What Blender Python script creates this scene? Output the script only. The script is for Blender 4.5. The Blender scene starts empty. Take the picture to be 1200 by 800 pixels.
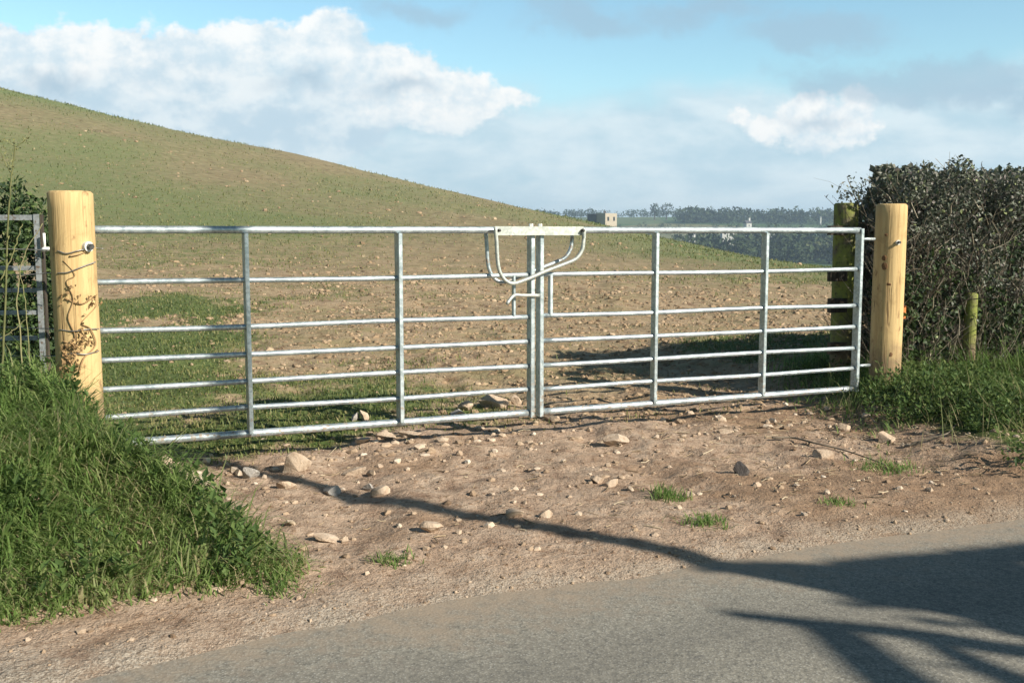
import bpy, math
import numpy as np
from mathutils import Vector

rng = np.random.default_rng(11)
EXPOSURE = 0.72
HAZE = 0.00045
SKY_STR = 0.09
CLOUD_GAIN = 7.1      # cloud tones are written as seen; the sky node is far brighter than 1
SKY_TINT = (1.06, 1.26, 1.17)
S = bpy.context.scene
COL = S.collection

# ------------------------------------------------------------------ camera model (used to measure the photo)
H = 1.24
F = 1200.0
PITCH = math.atan(128 / 1200)
CP, SP = math.cos(PITCH), math.sin(PITCH)
NQ = np.array([-0.388, 0.9217, 0.0])          # across the lane, away from the camera
TR = np.array([0.9217, 0.388, 0.0])           # along the lane and the gates, to the right
SUN_AZ = np.array([0.84, -0.543]); SUN_AZ = SUN_AZ / np.linalg.norm(SUN_AZ)
SUN_EL = math.radians(29.5)
SUN = np.array([SUN_AZ[0] * math.cos(SUN_EL), SUN_AZ[1] * math.cos(SUN_EL), math.sin(SUN_EL)])

def ray(px, py):
    u, v = (px - 600) / F, (400 - py) / F
    return np.array([u, CP + v * SP, v * CP - SP])
def at_z(px, py, z=0.0):
    d = ray(px, py); return np.array([0, 0, H]) + d * ((z - H) / d[2])
def at_y(px, py, y):
    d = ray(px, py); return np.array([0, 0, H]) + d * (y / d[1])
def at_q(px, py, q):
    d = ray(px, py); return np.array([0, 0, H]) + d * (q / (d @ NQ))
def RQ(r, q, z=0.0):
    return TR * r + NQ * q + np.array([0, 0, z])

# ------------------------------------------------------------------ noise in numpy
def _hash(ix, iy, seed):
    n = (ix.astype(np.int64) * 374761393 + iy.astype(np.int64) * 668265263 + seed * 974711) & 0x7fffffff
    n = ((n ^ (n >> 13)) * 1274126177) & 0x7fffffff
    return ((n ^ (n >> 16)) & 0xffff) / 65535.0
def vnoise(x, y, seed=0):
    ix, iy = np.floor(x), np.floor(y); fx, fy = x - ix, y - iy
    fx = fx * fx * (3 - 2 * fx); fy = fy * fy * (3 - 2 * fy)
    a, b = _hash(ix, iy, seed), _hash(ix + 1, iy, seed)
    c, d = _hash(ix, iy + 1, seed), _hash(ix + 1, iy + 1, seed)
    return (a * (1 - fx) + b * fx) * (1 - fy) + (c * (1 - fx) + d * fx) * fy
def fbm(x, y, oct=4, seed=0, gain=0.5):
    s = 0; a = 1; t = 0
    for k in range(oct):
        s = s + a * vnoise(x * 2 ** k + 17.3 * k, y * 2 ** k - 9.1 * k, seed + k); t += a; a *= gain
    return s / t
def sstep(a, b, x):
    t = np.clip((x - a) / (b - a), 0, 1); return t * t * (3 - 2 * t)

# ------------------------------------------------------------------ terrain
def edge_r(q):
    return np.interp(q, [3.3, 3.6, 4.0, 4.5, 5.3, 5.6, 6.0, 8], [0.50, 0.76, 0.60, 0.32, 0.18, 0.08, 0.0, -0.4])
def bank_mask(r, q):
    wob = 0.14 * (fbm(r * 2.3, q * 2.3, 3, 5) - 0.5)
    er = edge_r(q)
    return sstep(0.0, 0.34, er - r + wob) * sstep(3.42, 4.9, q + wob) * (1 - sstep(5.9, 7.6, q))
def verge_mask(r, q):
    wob = 0.5 * (fbm(r * 1.7 + 40, q * 1.7, 3, 8) - 0.5)
    return sstep(3.35, 4.3, q + wob) * sstep(3.75, 4.6, r - 0.40 * np.maximum(0, np.minimum(q, 6.4) - 3.6) + wob) * (1 - sstep(8.5, 10.5, q))
def ground(x, y):
    x = np.asarray(x, float); y = np.asarray(y, float)
    r = TR[0] * x + TR[1] * y; q = NQ[0] * x + NQ[1] * y
    zc = 1.24 + 0.0263 * y - 0.226 * x
    w = sstep(7.5, 92, y) ** 0.9
    yy = np.minimum(y, 95)
    zc = 1.24 + 0.0263 * yy - 0.226 * x * np.where(y > 95, 95 / np.maximum(y, 95), 1)
    z = w * zc
    drop = np.clip((y - 95) / 120, 0, 1)
    zfar = np.interp(y, [95, 215, 330, 400, 500, 600, 700, 850, 1100, 2600], [-15, -15, -14, -10.2, -6.3, -0.6, 5.5, 13.0, 16, 16])
    zfar = zfar + 3.0 * (fbm(x / 140, y / 140, 2, 31) - 0.5) * sstep(300, 500, y)
    k = sstep(0, 1, drop)
    z = z * (1 - k) + zfar * k
    # small relief
    near = 1 - sstep(40, 140, y)
    z = z + near * sstep(5.5, 9, q) * (0.16 * (fbm(x * 0.5, y * 0.5, 3, 3) - 0.5) + 0.09 * (fbm(x * 2.2, y * 2.2, 3, 4) - 0.5))
    z = z + sstep(30, 90, y) * (1 - sstep(100, 170, y)) * 0.9 * (fbm(x * 0.06, y * 0.06, 3, 6) - 0.5)
    for r0, d0 in ((1.15, .014), (2.75, .018), (3.5, .012)):
        rw = r0 + .14 * (q - 5) + .05 * np.sin(q * 1.3 + r0); z = z - d0 * (np.exp(-((r - rw) / .13) ** 2) - .55 * np.exp(-((np.abs(r - rw) - .24) / .09) ** 2)) * sstep(3.5, 4.3, q) * (1 - sstep(8, 12, q)) * (.5 + fbm(r * 3, q * 2.2, 2, 14))
    gw = sstep(3.15, 3.6, q) * (1 - sstep(7, 10, q))
    z = z + gw * (0.04 * (fbm(x * 1.3, y * 1.3, 3, 1) - 0.45) + 0.022 * (fbm(x * 14, y * 14, 3, 15) - 0.5) + 0.04 * (fbm(x * 5.5, y * 5.5, 4, 2, .6) - 0.5) * (0.4 + 0.9 * sstep(3.6, 5, q)))
    z = z + bank_mask(r, q) * (0.43 + 0.14 * (fbm(x * 2, y * 2, 3, 9) - 0.5))
    z = z + verge_mask(r, q) * (0.13 + 0.16 * (fbm(x * 1.8, y * 1.8, 3, 12) - 0.5))
    # lane bed, with a wandering edge
    wob = 0.16 * (fbm(r * 1.6, q * 1.6, 4, 21) - 0.5)
    e = sstep(3.02, 3.36, q + wob + .20 * np.clip(.9 - r, 0, 1.6) * (q > 2))
    z = np.where(q < 4.2, z * e + (1 - e) * -0.035 + e * (1 - sstep(3.3, 4.2, q)) * 0.012, z)
    far_side = 1 - sstep(-2.1, -1.7, q + wob)
    z = np.where(q < 0, -0.035 * (1 - far_side) + far_side * 0.06, z)
    return z
def gz(p):
    return float(ground(np.array([p[0]]), np.array([p[1]]))[0])
def on_ground(px, py):
    p = at_z(px, py, 0.0)
    for _ in range(12):
        p = at_z(px, py, gz(p))
    return p

# ------------------------------------------------------------------ mesh helpers
def mesh_np(name, verts, faces, attrs=None, smooth=False, mats=(), mat_idx=None):
    verts = np.asarray(verts, np.float32); faces = [np.asarray(f, np.int32) for f in faces if len(f)]
    me = bpy.data.meshes.new(name)
    me.vertices.add(len(verts)); me.vertices.foreach_set('co', verts.ravel())
    nl = sum(f.size for f in faces); nf = sum(len(f) for f in faces)
    me.loops.add(nl); me.polygons.add(nf)
    me.loops.foreach_set('vertex_index', np.concatenate([f.ravel() for f in faces]))
    tot = np.concatenate([np.full(len(f), f.shape[1], np.int32) for f in faces])
    st = np.concatenate([[0], np.cumsum(tot)[:-1]]).astype(np.int32)
    me.polygons.foreach_set('loop_start', st)
    me.polygons.foreach_set('use_smooth', np.full(nf, smooth, bool))
    for k, a in (attrs or {}).items():
        at = me.attributes.new(k, 'FLOAT', 'POINT'); at.data.foreach_set('value', np.asarray(a, np.float32))
    me.update(calc_edges=True)
    for m in mats: me.materials.append(m)
    return me
def link(name, me, parent=None, label=None, cat=None, group=None, kind=None, loc=None):
    o = bpy.data.objects.new(name, me); COL.objects.link(o)
    if parent is not None: o.parent = parent
    if loc is not None: o.location = loc
    for k, v in (('label', label), ('category', cat), ('group', group), ('kind', kind)):
        if v: o[k] = v
    return o
def thing(name, label, cat, loc=(0, 0, 0), group=None):
    return link(name, None, None, label, cat, group, None, [float(v) for v in loc])
def part(name, geo, mat, parent, smooth=False, label=None, kind=None, attrs=None):
    """geo in world space; the parent sits at its own location (no rotation)."""
    v, f = geo[0], geo[1]
    base = np.zeros(3); p = parent
    while p is not None:
        base = base + np.array(p.location); p = p.parent
    me = mesh_np(name, np.asarray(v) - base, f, attrs, smooth, [mat])
    return link(name, me, parent, label, kind=kind)
def solo(name, geo, mat, label=None, cat=None, group=None, kind=None, smooth=False, attrs=None, loc=(0, 0, 0)):
    me = mesh_np(name, np.asarray(geo[0]) - np.asarray(loc), geo[1], attrs, smooth, [mat])
    return link(name, me, None, label, cat, group, kind, [float(v) for v in loc])
def join(*geos):
    vs, byk, off = [], {}, 0
    for v, f in geos:
        vs.append(np.asarray(v, float))
        for a in f:
            a = np.asarray(a, int)
            if len(a): byk.setdefault(a.shape[1], []).append(a + off)
        off += len(v)
    return np.concatenate(vs), [np.concatenate(a) for a in byk.values()]
def norm(a):
    return a / np.maximum(np.linalg.norm(a, axis=-1, keepdims=True), 1e-9)
def tubes(P, R, n=6, cap=True):
    """many tubes at once: P (N,S,3) centre lines, R (N,S) radii"""
    P = np.asarray(P, float); R = np.asarray(R, float)
    if P.ndim == 2: P = P[None]; R = np.broadcast_to(R, P.shape[1])[None] if R.ndim < 2 else R
    N, Sg, _ = P.shape
    T = np.empty_like(P); T[:, 1:-1] = P[:, 2:] - P[:, :-2]; T[:, 0] = P[:, 1] - P[:, 0]; T[:, -1] = P[:, -1] - P[:, -2]
    T = norm(T)
    mean = norm(P[:, -1] - P[:, 0] + 1e-6)
    ref = np.where(np.abs(mean[:, 2:3]) > 0.8, np.array([[0.1, 1, 0.05]]), np.array([[0.08, 0.03, 1]]))
    A = norm(np.cross(T, ref[:, None, :])); B = np.cross(T, A)
    ang = np.arange(n) * 2 * math.pi / n
    ring = A[:, :, None] * np.cos(ang)[None, None, :, None] + B[:, :, None] * np.sin(ang)[None, None, :, None]
    V = P[:, :, None] + ring * R[:, :, None, None]
    idx = np.arange(N * Sg * n).reshape(N, Sg, n); nx = np.roll(idx, -1, axis=2)
    Q = np.stack([idx[:, :-1], nx[:, :-1], nx[:, 1:], idx[:, 1:]], -1).reshape(-1, 4)
    fs = [Q]
    if cap:
        fs.append(np.concatenate([idx[:, 0, ::-1], idx[:, -1]]))
    return V.reshape(-1, 3), fs
def rod(a, b, r, n=12, seg=1):
    t = np.linspace(0, 1, seg + 1)[:, None]
    return tubes((np.asarray(a) * (1 - t) + np.asarray(b) * t), np.full(seg + 1, r), n)
def smooth_path(pts, k=6):
    pts = np.asarray(pts, float); out = []
    P = np.vstack([2 * pts[0] - pts[1], pts, 2 * pts[-1] - pts[-2]])
    for i in range(1, len(P) - 2):
        for t in np.linspace(0, 1, k, endpoint=False):
            a, b, c, d = P[i - 1], P[i], P[i + 1], P[i + 2]
            out.append(0.5 * ((2 * b) + (c - a) * t + (2 * a - 5 * b + 4 * c - d) * t * t + (3 * b - a - 3 * c + d) * t ** 3))
    out.append(pts[-1]); return np.array(out)
def obox(c, ax, ay, az, hx, hy, hz, bev=0.0):
    """box with axes ax ay az and half sizes, with chamfered vertical edges"""
    c = np.asarray(c, float); ax, ay, az = map(lambda a: np.asarray(a, float), (ax, ay, az))
    if bev <= 0: pr = [(-hx, -hy), (hx, -hy), (hx, hy), (-hx, hy)]
    else:
        b = bev; pr = [(-hx + b, -hy), (hx - b, -hy), (hx, -hy + b), (hx, hy - b), (hx - b, hy), (-hx + b, hy), (-hx, hy - b), (-hx, -hy + b)]
    n = len(pr)
    v = [c + ax * p + ay * q - az * hz for p, q in pr] + [c + ax * p + ay * q + az * hz for p, q in pr]
    q4 = [[i, (i + 1) % n, n + (i + 1) % n, n + i] for i in range(n)]
    return np.array(v), [np.array(q4), np.array([list(range(n))[::-1], list(range(n, 2 * n))])]
ZA = np.array([0, 0, 1.0])

def blades(base, length, width, azim, lean, bend, tint, segs=3):
    """grass blades: arrays of N; returns geometry and tint per vertex"""
    N = len(base)
    d = np.stack([np.cos(azim), np.sin(azim), np.zeros(N)], -1)
    side = np.stack([-np.sin(azim), np.cos(azim), np.zeros(N)], -1)
    rows = []
    ts = np.linspace(0, 1, segs + 1)
    pos = base.copy(); ang = lean.copy()
    for i, t in enumerate(ts):
        w = width * (1 - t ** 1.6) * 0.5
        if i < segs:
            rows.append(pos - side * w[:, None]); rows.append(pos + side * w[:, None])
        else: rows.append(pos.copy())
        step = (length / segs)[:, None]
        pos = pos + step * (d * np.sin(ang)[:, None] + ZA * np.cos(ang)[:, None])
        ang = np.minimum(ang + bend / segs, 2.6)
    k = 2 * segs + 1
    V = np.stack(rows, 1).reshape(-1, 3)
    o = (np.arange(N) * k)[:, None]
    quads = np.concatenate([o + np.array([[2 * i, 2 * i + 1, 2 * i + 3, 2 * i + 2]]) for i in range(segs - 1)])
    tri = o + np.array([[2 * segs - 2, 2 * segs - 1, 2 * segs]])
    return (V, [quads, tri]), np.repeat(tint, k)
def leaves(c, dirn, nrm, L, W, tint):
    """pointed leaves folded along the midrib: 6 vertices"""
    dirn = norm(dirn); s = norm(np.cross(dirn, nrm)); nn = np.cross(s, dirn)
    L = L[:, None]; W = W[:, None]
    b = c - dirn * L * 0.5; t = c + dirn * L * 0.5
    m1 = c - dirn * L * 0.12; 
    l = m1 + s * W * 0.5 + nn * W * 0.16; r_ = m1 - s * W * 0.5 + nn * W * 0.16
    V = np.stack([b, l, t, r_], 1).reshape(-1, 3)
    o = (np.arange(len(c)) * 4)[:, None]
    return (V, [np.concatenate([o + np.array([[0, 2, 1]]), o + np.array([[0, 3, 2]])])]), np.repeat(tint, 4)
def rdir(n):
    v = rng.normal(size=(n, 3)); return norm(v)

_PHI = (1 + 5 ** .5) / 2
ICO_V = norm(np.array([(-1, _PHI, 0), (1, _PHI, 0), (-1, -_PHI, 0), (1, -_PHI, 0), (0, -1, _PHI), (0, 1, _PHI), (0, -1, -_PHI), (0, 1, -_PHI), (_PHI, 0, -1), (_PHI, 0, 1), (-_PHI, 0, -1), (-_PHI, 0, 1)], float))
ICO_F = np.array([(0, 11, 5), (0, 5, 1), (0, 1, 7), (0, 7, 10), (0, 10, 11), (1, 5, 9), (5, 11, 4), (11, 10, 2), (10, 7, 6), (7, 1, 8), (3, 9, 4), (3, 4, 2), (3, 2, 6), (3, 6, 8), (3, 8, 9), (4, 9, 5), (2, 4, 11), (6, 2, 10), (8, 6, 7), (9, 8, 1)])
def subdiv(v, f):
    v = list(map(tuple, v)); cache = {}; out = []
    def mid(a, b):
        k = (min(a, b), max(a, b))
        if k not in cache:
            p = np.array(v[a]) + np.array(v[b]); v.append(tuple(p / np.linalg.norm(p))); cache[k] = len(v) - 1
        return cache[k]
    for a, b, c in f:
        x, y, z = mid(a, b), mid(b, c), mid(c, a); out += [(a, x, z), (b, y, x), (c, z, y), (x, y, z)]
    return np.array(v), np.array(out)
ICO2 = subdiv(*subdiv(ICO_V, ICO_F)); ICO3 = subdiv(*ICO2)
def stone_geo(sx, sy, sz, seed, cuts=9):
    """broken rock: a ball cut by random planes, then roughened"""
    g = np.random.default_rng(seed); v = ICO3[0].copy()
    for _ in range(cuts):
        n = norm(g.normal(size=3)); d = g.uniform(0.38, 0.8)
        h = v @ n; over = np.maximum(0, h - d); v = v - over[:, None] * n * 0.96
    rough = fbm(v[:, 0] * 4 + v[:, 2] * 3 + seed, v[:, 1] * 4 - v[:, 2] * 2, 3, seed) - 0.5
    v = v * (1 + 0.10 * rough)[:, None]
    v = v / np.abs(v).max(0)
    a = g.uniform(0, 6.28); R = np.array([[math.cos(a), -math.sin(a), 0], [math.sin(a), math.cos(a), 0], [0, 0, 1]])
    return v * np.array([sx, sy, sz]) , [ICO3[1]]
def pebbles(c, size, tint):
    n = len(c)
    oc = ICO_V
    s = size[:, None, None] * rng.uniform(0.55, 1.25, (n, 1, 3)) * rng.uniform(0.75, 1.2, (n, 12, 1))
    s[:, :, 2] *= 0.7
    a = rng.uniform(0, 6.28, n); ca, sa = np.cos(a)[:, None], np.sin(a)[:, None]
    v = oc[None] * s
    x = v[:, :, 0] * ca - v[:, :, 1] * sa; y = v[:, :, 0] * sa + v[:, :, 1] * ca
    V = np.stack([x, y, v[:, :, 2]], -1) + c[:, None]
    Fc = (ICO_F[None] + (np.arange(n) * 12)[:, None, None]).reshape(-1, 3)
    return (V.reshape(-1, 3), [Fc]), np.repeat(tint, 12)

# ------------------------------------------------------------------ material helpers
class NT:
    def __init__(s, name):
        s.m = bpy.data.materials.new(name); s.m.use_nodes = True; s.t = s.m.node_tree; s.t.nodes.clear()
        s.out = s.t.nodes.new('ShaderNodeOutputMaterial')
    def n(s, typ, **kw):
        nd = s.t.nodes.new(typ)
        for k, v in kw.items(): setattr(nd, k, v)
        return nd
    def set(s, sock, v):
        if isinstance(v, bpy.types.NodeSocket): s.t.links.new(v, sock)
        elif v is not None:
            if sock.type == 'RGBA' and hasattr(v, '__len__') and len(v) == 3: v = (*v, 1)
            sock.default_value = v
    def math(s, op, a, b=0.0, c=0.0, clamp=False):
        nd = s.n('ShaderNodeMath', operation=op, use_clamp=clamp)
        s.set(nd.inputs[0], a); s.set(nd.inputs[1], b); s.set(nd.inputs[2], c); return nd.outputs[0]
    def smooth(s, x, a, b, lo=0.0, hi=1.0):
        nd = s.n('ShaderNodeMapRange', interpolation_type='SMOOTHSTEP')
        for i, v in enumerate((x, a, b, lo, hi)): s.set(nd.inputs[i], v)
        return nd.outputs[0]
    def mix(s, f, a, b, blend='MIX'):
        nd = s.n('ShaderNodeMix', data_type='RGBA', blend_type=blend)
        s.set(nd.inputs[0], f); s.set(nd.inputs[6], a); s.set(nd.inputs[7], b); return nd.outputs[2]
    def noise(s, vec, scale, detail=4, rough=0.55, dist=0.0):
        nd = s.n('ShaderNodeTexNoise'); s.set(nd.inputs['Vector'], vec)
        nd.inputs['Scale'].default_value = scale; nd.inputs['Detail'].default_value = detail
        nd.inputs['Roughness'].default_value = rough; nd.inputs['Distortion'].default_value = dist; return nd.outputs[0]
    def voro(s, vec, scale, out=0, feature='F1'):
        nd = s.n('ShaderNodeTexVoronoi', feature=feature); s.set(nd.inputs['Vector'], vec); nd.inputs['Scale'].default_value = scale; return nd.outputs[out]
    def coord(s, which='Object'):
        return s.n('ShaderNodeTexCoord').outputs[which]
    def mapv(s, vec, scale=(1, 1, 1), loc=(0, 0, 0), rot=(0, 0, 0)):
        nd = s.n('ShaderNodeMapping'); s.set(nd.inputs[0], vec); nd.inputs[1].default_value = loc; nd.inputs[2].default_value = rot; nd.inputs[3].default_value = scale; return nd.outputs[0]
    def attr(s, name):
        return s.n('ShaderNodeAttribute', attribute_name=name).outputs['Fac']
    def bump(s, h, strength=0.5, dist=0.01, nrm=None):
        nd = s.n('ShaderNodeBump'); nd.inputs['Strength'].default_value = strength; nd.inputs['Distance'].default_value = dist
        s.set(nd.inputs['Height'], h)
        if nrm is not None: s.set(nd.inputs['Normal'], nrm)
        return nd.outputs[0]
    def bsdf(s, col, rough=0.8, metal=0.0, normal=None, spec=0.3, **kw):
        b = s.n('ShaderNodeBsdfPrincipled')
        s.set(b.inputs['Base Color'], col); s.set(b.inputs['Roughness'], rough); s.set(b.inputs['Metallic'], metal)
        b.inputs['Specular IOR Level'].default_value = spec
        if normal is not None: s.set(b.inputs['Normal'], normal)
        s.t.links.new(b.outputs[0], s.out.inputs[0]); return b

def ramp_cols(k, f, stops):
    c = stops[0][1]
    for (a, ca), (b, cb) in zip(stops, stops[1:]):
        c = k.mix(k.smooth(f, a, b), c, cb)
    return c

def mat_ground():
    k = NT('field_and_gateway_soil'); P = k.coord()
    turf, zone, dist, edg = k.attr('turf'), k.attr('zone'), k.attr('far'), k.attr('edge')
    nb = k.noise(P, 1.1, 5); nm = k.noise(P, 6.0, 5, 0.6); nf = k.noise(P, 34, 4, 0.65); nf2 = k.noise(P, 120, 3, 0.6)
    dry = ramp_cols(k, nm, [(0.3, (0.225, 0.15, 0.105)), (0.5, (0.375, 0.27, 0.195)), (0.72, (0.46, 0.355, 0.268))])
    dry = k.mix(k.smooth(nf, 0.52, 0.68), dry, (0.21, 0.13, 0.08))
    dry = k.mix(k.smooth(nf2, 0.58, 0.7), dry, (0.52, 0.40, 0.29))
    big = k.noise(k.mapv(P, (1, 1, 1), (3, 7, 0)), 0.9, 4, 0.6)
    px_ = k.n('ShaderNodeSeparateXYZ'); k.set(px_.inputs[0], P); big = k.math('ADD', big, k.smooth(px_.outputs[0], .2, 2.6, -.05, .13))
    dry = k.mix(k.smooth(big, 0.46, 0.62, 0, 0.72), dry, k.mix(nm, (0.17, 0.105, 0.062), (0.33, 0.215, 0.135)))
    dry = k.mix(k.math('MULTIPLY', edg, k.smooth(nm, .3, .6, .35, .95)), dry, k.mix(k.smooth(nf2, .4, .62), (0.17, 0.145, 0.115), (0.38, 0.345, 0.29)))
    fld = ramp_cols(k, nm, [(0.32, (0.20, 0.125, 0.08)), (0.52, (0.37, 0.275, 0.175)), (0.7, (0.42, 0.31, 0.205))])
    nh = k.noise(k.mapv(P, (1, 1.6, 1)), 0.55, 6, 0.7)
    fld = k.mix(k.smooth(nh, 0.42, 0.64, 0, 0.6), fld, (0.20, 0.185, 0.085))
    fld = k.mix(k.smooth(nf, 0.55, 0.68, 0, 0.6), fld, (0.14, 0.105, 0.06))
    soil = k.mix(zone, dry, fld)
    g = ramp_cols(k, nf, [(0.32, (0.035, 0.06, 0.016)), (0.5, (0.075, 0.105, 0.03)), (0.7, (0.15, 0.15, 0.055))])
    tt = k.math('ADD', turf, k.math('MULTIPLY', k.math('SUBTRACT', k.noise(P, 3.2, 6, 0.7), 0.5), 1.1))
    g = k.mix(zone, g, ramp_cols(k, nf, [(0.32, (0.06, 0.085, 0.03)), (0.5, (0.11, 0.145, 0.05)), (0.7, (0.19, 0.2, 0.085))]))
    hl_ = k.attr('hill')
    g = k.mix(hl_, g, ramp_cols(k, nf, [(0.3, (0.085, 0.115, 0.045)), (0.5, (0.14, 0.175, 0.072)), (0.7, (0.21, 0.225, 0.105))]))
    soil = k.mix(hl_, soil, ramp_cols(k, k.noise(P, 1.7, 6, .75), [(0.35, (0.14, 0.105, 0.065)), (0.5, (0.225, 0.18, 0.105)), (0.65, (0.30, 0.245, 0.15))]))
    col = k.mix(k.smooth(tt, k.math('SUBTRACT', .38, k.math('MULTIPLY', hl_, .22)), k.math('ADD', .62, k.math('MULTIPLY', hl_, .2))), soil, g)
    # parcels of the far valley side
    cell = k.n('ShaderNodeTexVoronoi'); k.set(cell.inputs['Vector'], k.mapv(P, (1, 0.7, 0))); cell.inputs['Scale'].default_value = 0.0075
    sep = k.n('ShaderNodeSeparateColor'); k.set(sep.inputs[0], cell.outputs['Color'])
    par = ramp_cols(k, sep.outputs[0], [(0.2, (0.07, 0.12, 0.045)), (0.5, (0.13, 0.16, 0.07)), (0.8, (0.20, 0.19, 0.10))])
    par = k.mix(k.smooth(nb, 0.4, 0.65, 0, 0.4), par, (0.08, 0.10, 0.04))
    col = k.mix(dist, col, par)
    h = k.math('ADD', k.math('MULTIPLY', nf, 0.6), k.math('ADD', k.math('MULTIPLY', nm, 0.9), k.math('MULTIPLY', nf2, 0.22)))
    k.bsdf(col, 0.95, normal=k.bump(h, 0.75, 0.035), spec=0.1)
    return k.m
def mat_road():
    k = NT('worn_asphalt'); P = k.coord(); q = k.attr('q')
    n1 = k.noise(k.mapv(P, (1, 1, 1)), 2.2, 5, 0.6); n2 = k.noise(P, 70, 3, 0.7); v = k.voro(P, 95); n3 = k.noise(P, 16, 4, 0.65)
    base = ramp_cols(k, n2, [(0.3, (0.13, 0.123, 0.106)), (0.5, (0.215, 0.2, 0.168)), (0.7, (0.31, 0.288, 0.24))])
    base = k.mix(k.smooth(v, 0.12, 0.35), (0.35, 0.335, 0.30), base)
    base = k.mix(k.smooth(n3, 0.52, 0.7, 0, 0.5), base, (0.115, 0.112, 0.105))
    # dust washed out of the gateway, wheel tracks
    dq = k.math('ADD', q, k.math('MULTIPLY', k.math('SUBTRACT', n1, 0.5), 0.7))
    dust = k.smooth(k.math('ADD', dq, k.math('MULTIPLY', k.math('SUBTRACT', n3, .5), .9)), 2.72, 3.35)
    base = k.mix(k.math('MULTIPLY', dust, 0.8), base, k.mix(n3, (0.25, 0.185, 0.13), (0.38, 0.30, 0.22)))
    band = k.math('SUBTRACT', 1.0, k.smooth(k.math('ABSOLUTE', k.math('SUBTRACT', dq, 2.55)), 0.0, 0.32))
    base = k.mix(k.math('MULTIPLY', band, 0.3), base, (0.11, 0.105, 0.095))
    h = k.math('ADD', n2, k.math('MULTIPLY', v, -0.6))
    k.bsdf(base, 0.9, normal=k.bump(h, 0.35, 0.004), spec=0.2); return k.m
def mat_leaf(name, stops, trans=0.35, rough=0.55, spec=0.3):
    k = NT(name); t = k.attr('tint')
    col = ramp_cols(k, t, stops)
    b = k.bsdf(col, rough, spec=spec)
    tr = k.n('ShaderNodeBsdfTranslucent'); k.set(tr.inputs[0], col)
    mx = k.n('ShaderNodeMixShader'); mx.inputs[0].default_value = trans
    k.t.links.new(b.outputs[0], mx.inputs[1]); k.t.links.new(tr.outputs[0], mx.inputs[2]); k.t.links.new(mx.outputs[0], k.out.inputs[0])
    return k.m
def mat_tint(name, stops, rough=0.9, bump=0.0, scale=30):
    k = NT(name); P = k.coord(); t = k.math('ADD', k.attr('tint'), k.math('MULTIPLY', k.math('SUBTRACT', k.noise(P, scale, 4), 0.5), 0.5))
    k.bsdf(ramp_cols(k, t, stops), rough, normal=k.bump(k.noise(P, scale * 2, 4), bump, 0.01) if bump else None, spec=0.15); return k.m
def mat_stone(name, a, b, c):
    k = NT(name); P = k.coord(); n = k.noise(P, 14, 5, 0.65); f = k.noise(P, 70, 4, 0.7)
    col = ramp_cols(k, n, [(0.3, a), (0.5, b), (0.7, c)])
    col = k.mix(k.smooth(f, 0.55, 0.7, 0, 0.7), col, a)
    k.bsdf(col, 0.92, normal=k.bump(k.math('ADD', f, n), 0.6, 0.012), spec=0.15); return k.m
def mat_wood(name, pale, mid, dark, moss=None):
    k = NT(name); P = k.coord()
    g = k.noise(k.mapv(P, (30, 30, 1.3)), 1.0, 6, 0.65, 0.8); big = k.noise(k.mapv(P, (6, 6, 3.2)), 1.0, 5, 0.65, 1.0)
    col = ramp_cols(k, g, [(0.32, mid), (0.56, pale)])
    col = k.mix(k.smooth(big, 0.50, 0.70, 0, .75), col, tuple(c * .72 for c in mid))
    patch = k.noise(k.mapv(P, (14, 14, 7), (2, 5, 1)), 1.0, 5, 0.7); col = k.mix(k.smooth(patch, 0.57, 0.68, 0, .8), col, dark)
    fib = k.noise(k.mapv(P, (95, 95, 2.0)), 1.0, 3, 0.7); col = k.mix(k.smooth(fib, 0.58, 0.72, 0, 0.65), col, dark)
    crack = k.noise(k.mapv(P, (26, 26, .7), (8, 1, 3)), 1.0, 2, 0.5); cr = k.math('SUBTRACT', 1.0, k.smooth(k.math('ABSOLUTE', k.math('SUBTRACT', crack, .5)), .004, .016))
    cr = k.math('MULTIPLY', cr, k.smooth(k.noise(k.mapv(P, (5, 5, 2), (1, 9, 4)), 1.0, 2), .5, .6)); col = k.mix(k.math('MULTIPLY', cr, .85), col, tuple(c * .5 for c in dark))
    if moss:
        mo = k.noise(P, 7, 5, 0.65); col = k.mix(k.smooth(mo, 0.36, 0.58), col, moss)
        col = k.mix(k.smooth(k.noise(P, 40, 3), 0.55, 0.7, 0, 0.6), col, dark)
    zb_ = k.n('ShaderNodeSeparateXYZ'); k.set(zb_.inputs[0], P)
    spl = k.math('MULTIPLY', k.smooth(k.math('ADD', zb_.outputs[2], k.math('MULTIPLY', k.noise(P, 11, 5, .7), -.35)), .22, -.05), .8); col = k.mix(spl, col, (0.2, 0.14, 0.09))
    h = k.math('ADD', k.math('ADD', g, fib), k.math('MULTIPLY', cr, -1.5))
    k.bsdf(col, 0.8, normal=k.bump(h, 0.5, 0.007), spec=0.2); return k.m
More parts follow.
